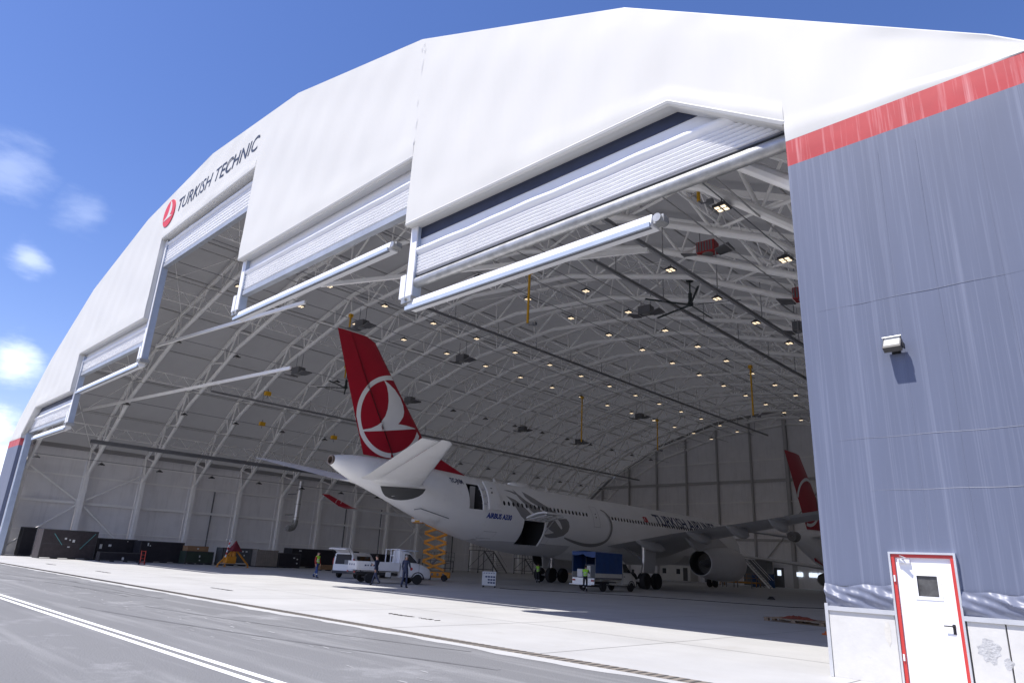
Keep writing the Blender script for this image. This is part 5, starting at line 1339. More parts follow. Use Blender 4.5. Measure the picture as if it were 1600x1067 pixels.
# ============================================================ people
M_SKIN = mat('skin', (.46, .27, .19), .55)
M_HAIRD = mat('hair_dark', (.018, .014, .012), .6); M_HAIRG = mat('hair_grey', (.30, .29, .28), .6)
M_SUIT = mat('navy_suit', (.018, .026, .062), .7, var=.1, vscale=6); M_SHIRT = mat('white_shirt', (.65, .65, .66), .7)
M_WORK = mat('work_trousers', (.02, .055, .19), .75, var=.15, vscale=6); M_DKTR = mat('dark_trousers', (.015, .016, .022), .75)
M_SHOE = mat('shoe_black', (.012, .012, .013), .4); M_HIVIS = mat('high_vis_lime', (.36, .75, .045), .6, var=.06, vscale=5)
M_TAPE = mat('reflective_tape', (.62, .62, .60), .35); M_REDT = mat('red_sleeve', (.30, .03, .02), .7); M_GREYT = mat('grey_sleeve', (.10, .105, .12), .7)
def person(label, loc, rz, h=1.76, stride=0., lean=0., arms=((0, 0), (0, 0)), top=M_SUIT, legs=M_SUIT, sleeve=None, vest=False, hair=M_HAIRD, shirt=None, shin_tape=False, head_yaw=0., hold=None):
    """arms: per side (right, left) (forward swing of the upper arm, elbow bend), radians; faces +Y."""
    T = thing('person', label, 'person', loc, rz); k = h / 1.76
    sleeve = sleeve or top
    J = {}
    def tilt(p): x, y, z = p; zz = z - .95; return Vector((x, y + zz * math.sin(lean) if zz > 0 else y, .95 + zz * math.cos(lean) if zz > 0 else z))
    J['pelvis'] = Vector((0, 0, .95)); J['waist'] = tilt((0, .01, 1.10)); J['chest'] = tilt((0, -.01, 1.32)); J['neck0'] = tilt((0, -.02, 1.47)); J['neck1'] = tilt((0, .0, 1.555)); J['head0'] = tilt((0, .022, 1.62)); J['head1'] = tilt((0, .018, 1.695))
    edges = [('pelvis', 'waist'), ('waist', 'chest'), ('chest', 'neck0'), ('neck0', 'neck1'), ('neck1', 'head0'), ('head0', 'head1')]
    rad = {'pelvis': (.150, .115), 'waist': (.140, .108), 'chest': (.165, .118), 'neck0': (.085, .075), 'neck1': (.056, .058), 'head0': (.074, .094), 'head1': (.070, .086)}
    for sd, nm, sg in ((1, 'r', 1), (-1, 'l', -1)):
        a = stride * sg
        hip = Vector((sd * .095, 0, .90)); th = .43; sh = .42
        knee = hip + Vector((sd * .005, math.sin(a) * th + .02, -math.cos(a) * th)); b2 = a - (.35 if a < 0 else .08) * (abs(stride) > .05)
        ank = knee + Vector((0, math.sin(b2) * sh, -math.cos(b2) * sh))
        J['hip' + nm] = hip; J['knee' + nm] = knee; J['ank' + nm] = ank; J['heel' + nm] = ank + Vector((0, .02, -.045)); J['toe' + nm] = ank + Vector((sd * .02, .17, -.05))
        edges += [('pelvis', 'hip' + nm), ('hip' + nm, 'knee' + nm), ('knee' + nm, 'ank' + nm), ('ank' + nm, 'heel' + nm), ('heel' + nm, 'toe' + nm)]
        rad.update({'hip' + nm: (.098, .105), 'knee' + nm: (.068, .070), 'ank' + nm: (.056, .058), 'heel' + nm: (.046, .045), 'toe' + nm: (.040, .034)})
        sw, el = arms[0 if sd == 1 else 1]; shp = tilt((sd * .185, -.015, 1.435)); sw_ = sw
        elb = shp + Vector((sd * .05, math.sin(sw_) * .29, -math.cos(sw_) * .29)); f = sw_ + el
        wr = elb + Vector((-sd * .10 * min(1, el), math.sin(f) * .25, -math.cos(f) * .25)); d = (wr - elb).normalized(); pm = wr + d * .07
        J.update({'sho' + nm: shp, 'elb' + nm: elb, 'wri' + nm: wr, 'palm' + nm: pm})
        edges += [('chest', 'sho' + nm), ('sho' + nm, 'elb' + nm), ('elb' + nm, 'wri' + nm), ('wri' + nm, 'palm' + nm)]
        rad.update({'sho' + nm: (.072, .068), 'elb' + nm: (.050, .052), 'wri' + nm: (.034, .034), 'palm' + nm: (.040, .022)})
    names = list(J); idx = {n_: i for i, n_ in enumerate(names)}
    low = min(p.z for p in J.values()) - .04
    me = bpy.data.meshes.new('body'); me.from_pydata([(p.x * k, p.y * k, (p.z - low) * k) for p in J.values()], [(idx[a], idx[c]) for a, c in edges], [])
    o = bpy.data.objects.new('body', me); COL.objects.link(o)
    md = o.modifiers.new('Skin', 'SKIN'); md.use_smooth_shade = True; md.branch_smoothing = .4
    for i, n_ in enumerate(names):
        sv = me.skin_vertices[0].data[i]; sv.radius = (rad[n_][0] * k, rad[n_][1] * k); sv.use_root = n_ == 'pelvis'
    o.modifiers.new('Sub', 'SUBSURF').levels = 2
    dg = bpy.context.evaluated_depsgraph_get(); dg.update()
    nm_ = bpy.data.meshes.new_from_object(o.evaluated_get(dg)); bpy.data.objects.remove(o); bpy.data.meshes.remove(me)
    P = {n_: Vector((p.x, p.y, p.z - low)) * k for n_, p in J.items()}
    bm = bmesh.new(); bm.from_mesh(nm_); bpy.data.meshes.remove(nm_)
    mats = [M_SKIN, top, legs, M_SHOE, sleeve, M_TAPE, shirt or top]
    segs = [(P[a], P[c], a, c) for a, c in edges]
    def near(q):
        best = None
        for a, c, n1, n2 in segs:
            d = c - a; t = max(0, min(1, (q - a).dot(d) / d.length_squared)); dist = (a + d * t - q).length
            if best is None or dist < best[0]: best = (dist, n1, n2, t)
        return best
    for f in bm.faces:
        c = f.calc_center_median(); _, n1, n2, t = near(c); s_ = n2[:4]
        if n2.startswith(('neck1', 'head')): mi = 0
        elif n2.startswith('palm'): mi = 0
        elif n2.startswith('wri'): mi = 4 if t < .93 else 0
        elif n2.startswith(('elb', 'sho')): mi = 4
        elif n2.startswith(('heel', 'toe')): mi = 3
        elif n2.startswith('ank'): mi = 3 if t > .93 else (5 if shin_tape and .45 < t < .62 else 2)
        elif n2.startswith(('knee', 'hip')): mi = 2
        elif n2 == 'waist': mi = 2 if t < .25 else 1
        else: mi = 1
        if shirt and mi == 1 and n2 in ('neck0', 'chest') and abs(c.x) < .055 * k and c.y > .03: mi = 6
        f.material_index = mi; f.smooth = True
    body = bm
    def tube_into(pts, r):
        tb = MB(); tb.path(pts, r, 6); vv = [body.verts.new(p) for p in tb.v]
        for q in tb.f:
            ff = body.faces.new([vv[i] for i in q]); ff.material_index = 0; ff.smooth = True
    for nm2, sd in (('r', 1), ('l', -1)):                    # fingers and thumbs, nose, ears
        w_, p_ = P['wri' + nm2], P['palm' + nm2]; d = (p_ - w_).normalized(); side = d.cross(Vector((0, 1, 0)))
        side = side.normalized() if side.length > .1 else Vector((1, 0, 0)); up = side.cross(d).normalized() * -1
        for i, ln in enumerate((.070, .080, .075, .058)):
            b0 = p_ + side * (-.027 + .018 * i) * k; b1 = b0 + d * ln * .5 * k + up * .006 * k; b2 = b0 + d * ln * .9 * k + up * .022 * k
            tube_into([b0 - d * .02 * k, b0, b1, b2], [.0095 * k, .0095 * k, .0085 * k, .007 * k])
        t0 = w_ + d * .03 * k; tube_into([t0, t0 + side * -.035 * k + d * .02 * k, t0 + side * -.045 * k + d * .055 * k + up * .015 * k], [.011 * k, .010 * k, .008 * k])
    hc = (P['head0'] + P['head1']) / 2; fy = Vector((0, 1, 0))
    tube_into([hc + Vector((0, .088, .012)) * k, hc + Vector((0, .115, -.022)) * k, hc + Vector((0, .095, -.028)) * k], [.008 * k, .014 * k, .010 * k])
    for sd in (1, -1): tube_into([hc + Vector((sd * .07, -.005, .02)) * k, hc + Vector((sd * .084, -.012, -.005)) * k, hc + Vector((sd * .07, 0, -.035)) * k], [.010 * k, .014 * k, .009 * k])
    me2 = bpy.data.meshes.new('body'); body.to_mesh(me2)
    for m in mats: me2.materials.append(m)
    link('body', me2, T)
    # eyes and mouth
    b = MB()
    for sd in (1, -1): b.lathe([(.004 * k, .006 * k), (.012 * k, 0), (.004 * k, -.006 * k)], tuple(hc + Vector((sd * .03, .088, .018)) * k), 'Y', 8)
    b.build('eyes', M_BLACK, T, kind='stuff')
    b = MB(); b.cbox(hc + Vector((0, .093, -.055)) * k, (.045 * k, .012 * k, .008 * k)); b.build('mouth', mat('lips', (.34, .13, .11), .5), T)
    # hair
    b = MB(); vs = []; R_ = (.083, .104, .098)
    for i in range(8):
        ph = PI / 2 - i / 7 * 1.95
        for j in range(18):
            th = 2 * PI * j / 18; c = math.cos(ph); front = math.sin(th)
            lim = -.1 if front > .35 else -1.2
            z = math.sin(max(ph, .42 if front > .3 else (.0 if front > -.2 else -.75))) ; cc = math.cos(max(ph, .42 if front > .3 else (.0 if front > -.2 else -.75)))
            vs.append(hc + Vector((R_[0] * cc * math.cos(th), R_[1] * cc * math.sin(th) - .006, R_[2] * z + .012)) * k)
    b.add(vs, [(i * 18 + j, i * 18 + (j + 1) % 18, (i + 1) * 18 + (j + 1) % 18, (i + 1) * 18 + j) for i in range(7) for j in range(18)]); b.build('hair', hair, T, smooth=True)
    if vest:                                                   # the vest: torso skin moved outward, with two tapes
        fs = [f for f in bm.faces if f.material_index == 1 or (f.material_index == 4 and (lambda q: q[2].startswith('sho'))(near(f.calc_center_median())))]
        vmap = {}; vv = []; ff = []; mi = []
        for f in fs:
            ids = []
            for v in f.verts:
                if v not in vmap: vmap[v] = len(vv); vv.append(v.co + v.normal * .022)
                ids.append(vmap[v])
            ff.append(tuple(ids)); z = f.calc_center_median().z / k
            mi.append(1 if (1.10 < z < 1.155 or 1.24 < z < 1.29) else 0)
        b = MB(); b.v = [tuple(p) for p in vv]; b.f = ff; b.mi = mi; b.build('vest', [M_HIVIS, M_TAPE], T, smooth=True)
    bm.free()
    if hold == 'phone':
        p = P['palmr'] + Vector((-.02, .05, .03)); b = MB(); b.cbox(p, (.07, .012, .14)); ph = b.build('phone', M_BLACK, None); ph.matrix_world = Matrix.Translation(Vector(loc)) @ Matrix.Rotation(rz, 4, 'Z'); tag(ph, 'dark phone held by the man walking past the pickup', 'phone')
    return T
person('man in a navy suit and white shirt walking past the pickup truck, looking down', (-36.2, 25.95, 0), 1.9, 1.76, stride=.38, arms=((.3, 1.35), (-.25, .3)), shirt=M_SHIRT, hold='phone')
person('grey haired man in a dark suit standing with his back turned by the pickup cab', (-33.75, 26.3, 0), .35, 1.80, stride=.06, arms=((.25, .9), (.05, .25)), hair=M_HAIRG)
person('worker in a lime vest and blue trousers walking near the white van', (-45.1, 27.2, 0), -1.1, 1.75, stride=.20, arms=((-.1, .25), (.15, .3)), top=M_HIVIS, sleeve=M_REDT, legs=M_WORK, vest=True, shin_tape=True)
person('worker in a lime vest reaching into the back of the canvas truck', (-31.55, 40.75, 0), .45, 1.74, stride=.08, lean=.22, arms=((.75, .9), (.9, .7)), top=M_GREYT, sleeve=M_GREYT, legs=M_DKTR, vest=True, shin_tape=True)
person('worker in a lime vest standing between the wheels of the main landing gear', (-44.4, 50.15, 0), .2, 1.72, stride=.04, arms=((.3, 1.1), (.35, 1.0)), top=M_GREYT, sleeve=M_GREYT, legs=M_DKTR, vest=True, shin_tape=True)
# ============================================================ lamps under the roof
M_HOUS = mat('lamp_housing', (.06, .06, .062), .5)
hb = MB(); hb.box(-.27, .27, -.27, .27, .0, .10); hb.hexa([(-.20, -.20, .10), (.20, -.20, .10), (.20, .20, .10), (-.20, .20, .10), (-.10, -.10, .24), (.10, -.10, .24), (.10, .10, .24), (-.10, .10, .24)])
_h = hb.build('lamp_housing', M_HOUS); ME_H = _h.data; bpy.data.objects.remove(_h)
lb = MB()
for x in (-.125, .125):
    for y in (-.125, .125): lb.box(x - .085, x + .085, y - .085, y + .085, -.015, -.001)
_h = lb.build('lamp_lens', M_LAMP); ME_L = _h.data; bpy.data.objects.remove(_h)
ME_U = ME_L.copy(); ME_U.materials[0] = mat('lamp_unlit', (.62, .60, .57), .4)
bb = MB(); bb.tube((0, 0, .22), (0, 0, .44), .02, n=6); _h = bb.build('lamp_bracket', M_HOUS); ME_B = _h.data; bpy.data.objects.remove(_h)
for ri, (x, z, where) in enumerate(LAMPROWS):
    for k in range(17):
        y = 16.25 + 5.85 * k - .35
        if y > BACK - 3: continue
        t = thing('roof_lamp', f'{"lit" if x > -60 else "unlit"} square lamp {where}, {ORD[k]} from the doors', 'lamp', (x, y, z), 0, 'square lamps hung in rows under the roof')
        for nm, me in (('lamp_housing', ME_H), ('lamp_lens', ME_L if x > -60 else ME_U), ('lamp_bracket', ME_B)): link(nm, me, t)

# ============================================================ fans, heaters, yellow drops
def big_fan(label, c, r, z1, a0):
    t = thing('ceiling_fan', label, 'fan', c); m = mat('fan_dark', (.035, .045, .045), .5)
    b = MB(); b.tube((0, 0, .2), (0, 0, z1), .06); b.box(-.2, .2, -.2, .2, z1 - .2, z1); b.build('drop_rod', m, t)
    b = MB(); b.lathe([(.12, -.1), (.2, -.05), (.2, .15), (.14, .3), (.14, .9), (.05, .95)], (0, 0, 0), 'Z', 16); b.build('motor', m, t, smooth=True)
    for k in range(5):
        a = a0 + 2 * PI * k / 5; d = Vector((math.cos(a), math.sin(a), 0)); n = Vector((-d.y, d.x, .25)).normalized()
        b = MB(); p0, p1 = d * .15, d * r; b.hexa([p0 - n * .08 - Vector((0, 0, .012)), p1 - n * .09 - Vector((0, 0, .012)), p1 + n * .09 - Vector((0, 0, .012)), p0 + n * .08 - Vector((0, 0, .012)), p0 - n * .08 + Vector((0, 0, .012)), p1 - n * .09 + Vector((0, 0, .012)), p1 + n * .09 + Vector((0, 0, .012)), p0 + n * .08 + Vector((0, 0, .012))]); b.build('blade', m, t)
big_fan('huge dark five bladed ceiling fan right of the large airliner', (-22.9, 41.5, 20.05), 3.5, 2.0, .35)
big_fan('dark five bladed ceiling fan just left of the red tail fin', (-65.0, 39.9, 19.35), 3.3, 2.2, .1)
M_HEAT = mat('heater_grey', (.15, .15, .155), .5, var=.1); M_HEATR = mat('heater_red', (.36, .03, .03), .5)
def heater(label, c, red=False, rz=0.):
    t = thing('unit_heater', label, 'heater', c, rz); m = M_HEATR if red else M_HEAT
    b = MB(); b.box(-.55, .55, -.4, .4, -.35, .35); b.build('casing', m, t, bevel=.03)
    for sx in (-1, 1):
        b = MB(); b.hexa([(sx * .58, -.42, -.42), (sx * 1.45, -.55, -.25), (sx * 1.45, .55, -.25), (sx * .58, .42, -.42), (sx * .58, -.42, -.34), (sx * 1.45, -.55, -.17), (sx * 1.45, .55, -.17), (sx * .58, .42, -.34)]); b.build('deflector', M_HEAT, t)
    b = MB()
    for k in range(6): b.box(-.5 + .17 * k, -.4 + .17 * k, -.42, -.40, -.3, .3)
    b.build('louvre', M_STEELD, t)
    b = MB(); b.lathe([(.3, -.37), (.33, -.36), (.33, -.3)], (0, 0, 0), 'Z', 18); b.build('fan_guard', M_GALV, t)
    for x in (-.45, .45): b = MB(); b.tube((x, 0, .35), (x, 0, 1.7), .025); b.build('hanger', M_STEELD, t)
for lab, c, red in (('grey unit heater hanging above the grey bird on the airliner flank', (-49.5, 43.3, 21.0), False), ('grey unit heater hanging left of the tail fin over the brace beam', (-58.6, 30.6, 18.1), False),
                    ('grey unit heater hanging just above the tip of the tail fin', (-51.7, 32.6, 22.0), False), ('grey unit heater hanging far back near the back wall', (-54.8, 83.2, 23.0), False),
                    ('grey unit heater with a yellow drop pipe above it, over the airliner nose', (-65.5, 82.6, 20.0), False), ('red unit heater hanging behind the near mullion beam', (-17.45, 33.9, 20.0), True),
                    ('grey unit heater behind the big fan', (-29.3, 45.6, 22.3), False), ('grey unit heater half hidden by the front edge of the tail fin', (-65.8, 49.5, 20.0), False),
                    ('grey unit heater left of the far yellow drop pipe', (-68.0, 72.3, 20.5), False), ('red unit heater beside the near grey wall', (-13.6, 38.0, 17.5), True), ('grey unit heater below the red one by the grey wall', (-17.0, 46.5, 18.6), False)):
    heater(lab, c, red, .1)
def drop(label, c, ln, hook=True):
    t = thing('drop_pipe', label, 'pipe', c)
    b = MB(); b.tube((0, 0, 0), (0, 0, -ln), .085, n=8); b.build('pipe', M_YEL, t, smooth=True)
    b = MB(); b.box(-.16, .16, -.16, .16, -.05, .25); b.build('pipe_mount', M_YEL, t)
    b = MB(); b.path([(0, 0, -ln), (.12, .05, -ln - .15), (.4, .2, -ln - .1)], .04, 6); b.cbox((.45, .22, -ln - .08), (.28, .2, .2)); b.build('hose_reel', M_STEELD, t)
drop('long yellow drop pipe hanging in front of the near mullion beam', (-29.7, 31.6, 20.9), 3.7); drop('long yellow drop pipe in the middle of the roof above the cabin', (-52.0, 66.0, 21.8), 5.5)
drop('yellow drop pipe furthest back near the back wall', (-49.9, 80.1, 21.2), 4.0); drop('yellow drop pipe above the second airliner fin', (-26.5, 58.8, 20.0), 4.5)
drop('short yellow drop pipe at the tip of the tail fin', (-51.5, 31.2, 22.3), 1.0); drop('short yellow drop pipe under the nearest door tube', (-13.3, 25.2, 18.6), .8); drop('short yellow drop pipe above the small fan left of the fin', (-64.8, 39.5, 21.6), 1.2)
for lab, c in (('small yellow hoist on the frame left of the tail cone', (-71.5, 34.0, 14.9)), ('small yellow hoist above the far tailplane', (-66.3, 40.0, 13.9)), ('small yellow hoist high over the brace beam', (-65.7, 31.3, 17.0))):
    t = thing('hoist', lab, 'hoist', c); b = MB(); b.box(-.22, .22, -.3, .3, -.2, .2); b.build('hoist_body', M_YEL, t, bevel=.03); b = MB(); b.tube((0, 0, -.2), (0, 0, -.5), .03); b.tube((0, 0, .2), (0, 0, .45), .05); b.build('hook', M_STEELD, t)
# exhaust duct on the left wall
t = thing('exhaust_duct', 'shiny silver exhaust duct hanging on the left wall with its elbow at the bottom', 'duct', (-84, 46.6, 0))
b = MB(); b.path([(0, .05, 10.6), (0, 0, 8), (0, 0, 5.6)], .36, 16); b.build('riser', M_ALU, t, smooth=True)
b = MB(); b.path([(0, 0, 5.6), (0, -.05, 5.0), (.1, -.3, 4.6), (.25, -.75, 4.45), (.35, -1.2, 4.5)], .37, 16); b.build('elbow', M_GALV, t, smooth=True)
b = MB()
for z in (9.4, 7.6, 5.9): b.lathe([(.375, z), (.40, z), (.40, z + .07), (.375, z + .07)], (0, 0, 0), 'Z', 18, closed=True)
b.build('duct_collar', M_GALV, t)
b = MB(); b.tube((-2.9, 0, 9.0), (0, 0, 9.0), .05); b.tube((-2.9, 0, 6.3), (0, 0, 6.3), .05); b.build('wall_bracket', M_STEELD, t)

# ============================================================ floodlight on the grey wall
t = thing('floodlight', 'square grey floodlight on the grey fabric wall above the white door', 'floodlight', (-3.49, Y0 - .22, 6.17))
Rx = Matrix.Rotation(math.radians(-32), 3, 'X')
b = MB(); b.cbox((0, 0, 0), (.33, .14, .25), Rx); b.build('housing', mat('lamp_grey', (.07, .065, .062), .45), t, bevel=.012)
b = MB(); b.cbox(Rx @ Vector((0, -.073, .02)), (.28, .008, .19), Rx); b.build('lens', mat('lamp_glass', (.55, .55, .52), .2, spec=.6), t)
b = MB(); b.cbox(Rx @ Vector((0, -.09, .128)), (.34, .06, .012), Rx); b.build('hood', M_ALU, t)
b = MB(); b.box(-.05, .05, .05, .205, -.1, -.04); b.box(.17, .19, -.02, .1, -.08, .02); b.cbox((0, .205, -.05), (.16, .02, .16)); b.build('bracket', M_BLACK, t)

# ============================================================ crates along the left wall
M_BLKP = mat('black_plywood', (.022, .020, .024), .6, var=.25, vscale=2.5, spec=.35); M_BRNP = mat('brown_plywood', (.040, .032, .034), .6, var=.25, vscale=2.5)
M_GRNP = mat('green_plywood', (.03, .045, .03), .6, var=.2, vscale=2); M_TAN = mat('tan_cardboard', (.26, .15, .075), .8, var=.15, vscale=3)
M_GRYP = mat('grey_plywood', (.075, .078, .078), .7, var=.2, vscale=2); M_BEIGE = mat('beige_boards', (.23, .20, .165), .75, var=.15, vscale=3); M_PAPER = mat('paper_label', (.62, .62, .60), .7)
M_BATT = mat('crate_batten', (.05, .048, .05), .6); M_STRAP = mat('teal_strap', (.10, .30, .30), .5)
def crate(name, label, m, X, y0, y1, h, dep=1.6, papers=(), straps=False, ribs=0, z0=0., cat='crate'):
    t = thing(name, label, cat, (X, (y0 + y1) / 2, z0)); w = (y1 - y0) / 2
    b = MB(); b.box(-dep, 0, -w, w, .10 if z0 == 0 else 0, h); b.build('crate_body', m, t, bevel=.01)
    if z0 == 0:
        for k in range(4): b = MB(); q = -w + .1 + (2 * w - .2) * k / 3; b.box(-dep, .0, q - .06, q + .06, 0, .098); b.build('skid', M_BATT, t)
    b = MB()
    for q in (-w, w - .08): b.box(0, .025, q, q + .08, .1, h)
    for q in (.1, h - .09): b.box(0, .022, -w + .08, w - .08, q, q + .08)
    b.build('edge_batten', m if m in (M_BEIGE, M_TAN) else M_BATT, t)
    if ribs:
        for k in range(ribs):
            q = -w + .12 + (2 * w - .24) * (k + .5) / ribs; b = MB(); b.box(.0, .03, q - .05, q + .05, .18, h - .1); b.build('board', m, t)
    for k, (u, v, pw, ph) in enumerate(papers):
        b = MB(); b.box(.002, .008, -w + 2 * w * u - pw / 2, -w + 2 * w * u + pw / 2, h * v - ph / 2, h * v + ph / 2); b.build('paper_label', M_PAPER, t)
    if straps:
        for a, c in (((-.6 * w, .86 * h), (-.25 * w, .48 * h)), ((.9 * w, .92 * h), (.42 * w, .36 * h))):
            b = MB(); b.beam((.012, a[0], a[1]), (.012, c[0], c[1]), .05, .02, up=(1, 0, 0)); b.build('strap', M_STRAP, t)
        b = MB(); b.box(.001, .006, -w, w, .50 * h, .52 * h); b.build('lid_seam', M_BATT, t)
    return t
crate('crate', 'dark crate half hidden behind the left door jamb', M_BLKP, -84.0, 17.0, 18.2, 2.75, 1.2)
crate('crate', 'largest dark brown crate with two teal straps at the left end of the row', M_BRNP, -76.0, 17.0, 21.6, 2.6, 2.2, ((.42, .70, .18, .16), (.5, .66, .12, .12), (.57, .63, .2, .24), (.5, .42, .2, .1)), True)
crate('crate', 'black crate with two white papers right of the largest brown crate', M_BLKP, -76.5, 21.8, 25.4, 2.05, 1.8, ((.1, .62, .22, .42), (.32, .68, .26, .2), (.75, .9, .1, .06)))
crate('crate', 'long low black crate lying in front of two taller black crates', M_BLKP, -72.0, 20.9, 24.6, .85, .9, ((.55, .35, .18, .25),))
crate('crate', 'tall black crate with one white label beside the red hand trolley', M_BLKP, -74.0, 24.9, 29.1, 2.0, 1.8, ((.17, .84, .12, .28), (.22, .78, .1, .1)))
crate('crate', 'green crate with pale edges carrying a tan box on its lid', M_GRNP, -72.0, 28.6, 31.4, 1.25, 1.5, ((.5, .62, .12, .2), (.52, .32, .12, .1)))
crate('cardboard_box', 'flat tan box lying on the green crate', M_TAN, -72.1, 28.7, 30.8, .5, 1.2, ((.5, .5, .16, .12),), z0=1.252, cat='box')
crate('crate', 'grey green crate standing behind the yellow tripod jack', M_GRYP, -71.0, 31.8, 35.7, 1.75, 1.5, ((.55, .82, .14, .12), (.65, .82, .2, .12), (.6, .6, .1, .14)))
crate('crate', 'beige boarded crate between the grey green crate and the black ones', M_BEIGE, -70.0, 35.0, 37.4, 1.7, 1.5, ((.4, .82, .12, .1),), ribs=9)
crate('crate', 'short black crate with three white labels right of the beige crate', M_BLKP, -70.0, 37.5, 40.1, 1.5, 1.4, ((.7, .68, .2, .12), (.85, .6, .16, .12), (.85, .32, .16, .12)))
crate('crate', 'longest black crate behind the worker in the lime vest', M_BLKP, -72.5, 40.3, 49.2, 2.05, 1.8, ((.12, .88, .3, .1),))
crate('crate', 'black crate seen above the pickup load bed', M_BLKP, -70.5, 50.0, 55.0, 1.9, 1.8, ((.6, .5, .1, .14),))
crate('crate', 'low tan crate on the floor beside the white van', M_TAN, -63.5, 38.7, 42.2, .55, .9, ())
# red hand trolley leaning by the crates
t = thing('hand_trolley', 'red hand trolley standing upright in front of the black crates', 'trolley', (-65.6, 22.5, 0), 0)
M_REDP = mat('red_paint', (.50, .05, .03), .45)
b = MB()
for y in (-.17, .17): b.tube((0, y, .1), (-.12, y, 1.15), .03)
for k in range(4): b.tube((-.01 - .03 * k, -.17, .2 + .3 * k), (-.01 - .03 * k, .17, .2 + .3 * k), .022)
b.build('trolley_frame', M_REDP, t)
b = MB(); b.box(0, .28, -.2, .2, .05, .08); b.build('toe_plate', M_REDP, t)
for y in (-.24, .24): w_ = wheel(t, (0, 0, 0), .13, .08, M_STEELD); w_.location = (-.05, y, .13); w_.rotation_euler = (0, 0, PI / 2)
# yellow tripod jack
t = thing('tripod_jack', 'orange tripod aircraft jack with a dark red cover and a striped handle', 'jack', (-65.3, 30.4, 0), .1)
b = MB(); b.tube((0, 0, .5), (0, 0, 1.75), .17, n=14); b.build('jack_cylinder', M_ORG, t, smooth=True)
b = MB(); b.box(-.3, .35, -.85, .1, .35, 1.0); b.build('pump_box', M_ORG, t, bevel=.03)
for a, b_ in ((-1.5, .0), (1.6, .0), (.1, -1.5)):
    q = MB(); q.beam((b_ * .1, a * .1, 1.55), (b_, a, .22), .12, .12); q.build('leg', M_ORG, t); q = MB(); q.lathe([(.13, 0), (.13, .05), (.05, .08), (.05, .28)], (b_, a, 0), 'Z', 12); q.build('foot', M_ORG, t)
b = MB(); b.tube((0, -1.45, .35), (0, 1.55, .35), .05); b.build('tie_bar', M_ALU, t)
b = MB(); b.v = [(-.5, -.5, 1.45), (.5, -.5, 1.45), (.5, .5, 1.45), (-.5, .5, 1.45), (-.12, -.1, 2.2), (.12, -.1, 2.2), (.12, .12, 2.2), (-.12, .12, 2.2), (0, 0, 2.45)]
b.f = [(0, 1, 5, 4), (1, 2, 6, 5), (2, 3, 7, 6), (3, 0, 4, 7), (4, 5, 8), (5, 6, 8), (6, 7, 8), (7, 4, 8), (3, 2, 1, 0)]; b.mi = [0] * 9; b.build('cover', mat('cover_maroon', (.16, .015, .025), .7, var=.2, bump=.5, bscale=5), t)
for k in range(7):
    b = MB(); a = Vector((.2, -.95, .9)); c = Vector((.2, -.72, 2.45)); p, q = a.lerp(c, k / 7), a.lerp(c, (k + 1) / 7); b.tube(p, q, .065); b.build('handle', M_VW if k % 2 == 0 else M_REDP, t)
b = MB(); b.tube((.2, -1.15, 2.47), (.2, -.5, 2.45), .045); b.build('handle_grip', M_VW, t)

# ============================================================ things on the floor
t = thing('notice_cart', 'white notice board on a small wheeled wooden cart on the open floor', 'notice board', (-35.2, 34.7, 0), .68)
b = MB(); b.box(-.48, .48, -.03, .03, .14, 1.05); b.build('board', M_PAPER, t)
b = MB()
for r_ in range(3):
    for c_ in range(4):
        if r_ == 0 or c_ > 0: b.box(-.26 + .18 * c_, -.12 + .18 * c_, -.034, -.0305, .66 - .19 * r_, .76 - .19 * r_)
for c_ in range(5): b.box(-.40 + .17 * c_, -.30 + .17 * c_, -.034, -.0305, .92, .965)
b.build('board_print', M_DECB, t, kind='stuff')
b = MB(); b.box(-.46, .46, .03, .60, .14, .20)
for x in (-.45, .41): b.box(x, x + .04, .03, .58, .20, 1.02)
b.build('cart_frame', mat('cart_wood', (.20, .13, .07), .7, var=.2), t)
for x in (-.4, .4):
    for y in (.0, .52): wheel(t, (x, y, .07), .07, .04, M_STEELD, 'castor')
t = thing('cable', 'long dark cable snaking over the hangar floor from the notice board', 'cable', (0, 0, 0))
b = MB(); b.path([(-34.6, 35.2, .012), (-33.6, 35.0, .012), (-32.2, 36.6, .012), (-29.6, 38.6, .012), (-27.2, 40.4, .012), (-23.6, 41.4, .012), (-20.5, 41.8, .012), (-17.6, 42.3, .012), (-16.4, 44.5, .012), (-16.8, 48, .012)], .022, 6); b.build('cable_sheath', M_BLACK, t, smooth=True)
# pallet of loose boards with red rags
t = thing('pallet', 'worn wooden pallet with red rags lying beside the grey front wall', 'pallet', (-11.6, 28.9, 0), -.12)
M_WOOD = mat('pallet_wood', (.26, .19, .125), .8, var=.25, vscale=4, stretch=(6, 1, 1))
for k in range(7): b = MB(); y = -.6 + .2 * k; b.box(-1.25, 1.25, y - .07, y + .07, .115, .14); b.build('plank', M_WOOD, t)
for y in (-.55, 0, .55):
    for x in (-1.15, 0, 1.15): b = MB(); b.box(x - .09, x + .09, y - .07, y + .07, .022, .114); b.build('block', M_WOOD, t)
    b = MB(); b.box(-1.25, 1.25, y - .06, y + .06, 0, .021); b.build('runner', M_WOOD, t)
t2 = thing('rag_heap', 'crumpled orange red rags lying on the wooden pallet', 'rags', (-11.75, 29.0, .142), .2); M_RAG = mat('rag_red', (.22, .05, .03), .85, var=.3, vscale=6)
b = MB(); random.seed(5); vs = []
for i in range(17):
    for j in range(9):
        x, y = (i / 16 - .5) * 1.3, (j / 8 - .5) * .7; e = max(0, 1 - (2 * x / 1.3) ** 2) * max(0, 1 - (2 * y / .7) ** 2); vs.append((x, y, .004 + e * (.05 + .09 * random.random())))
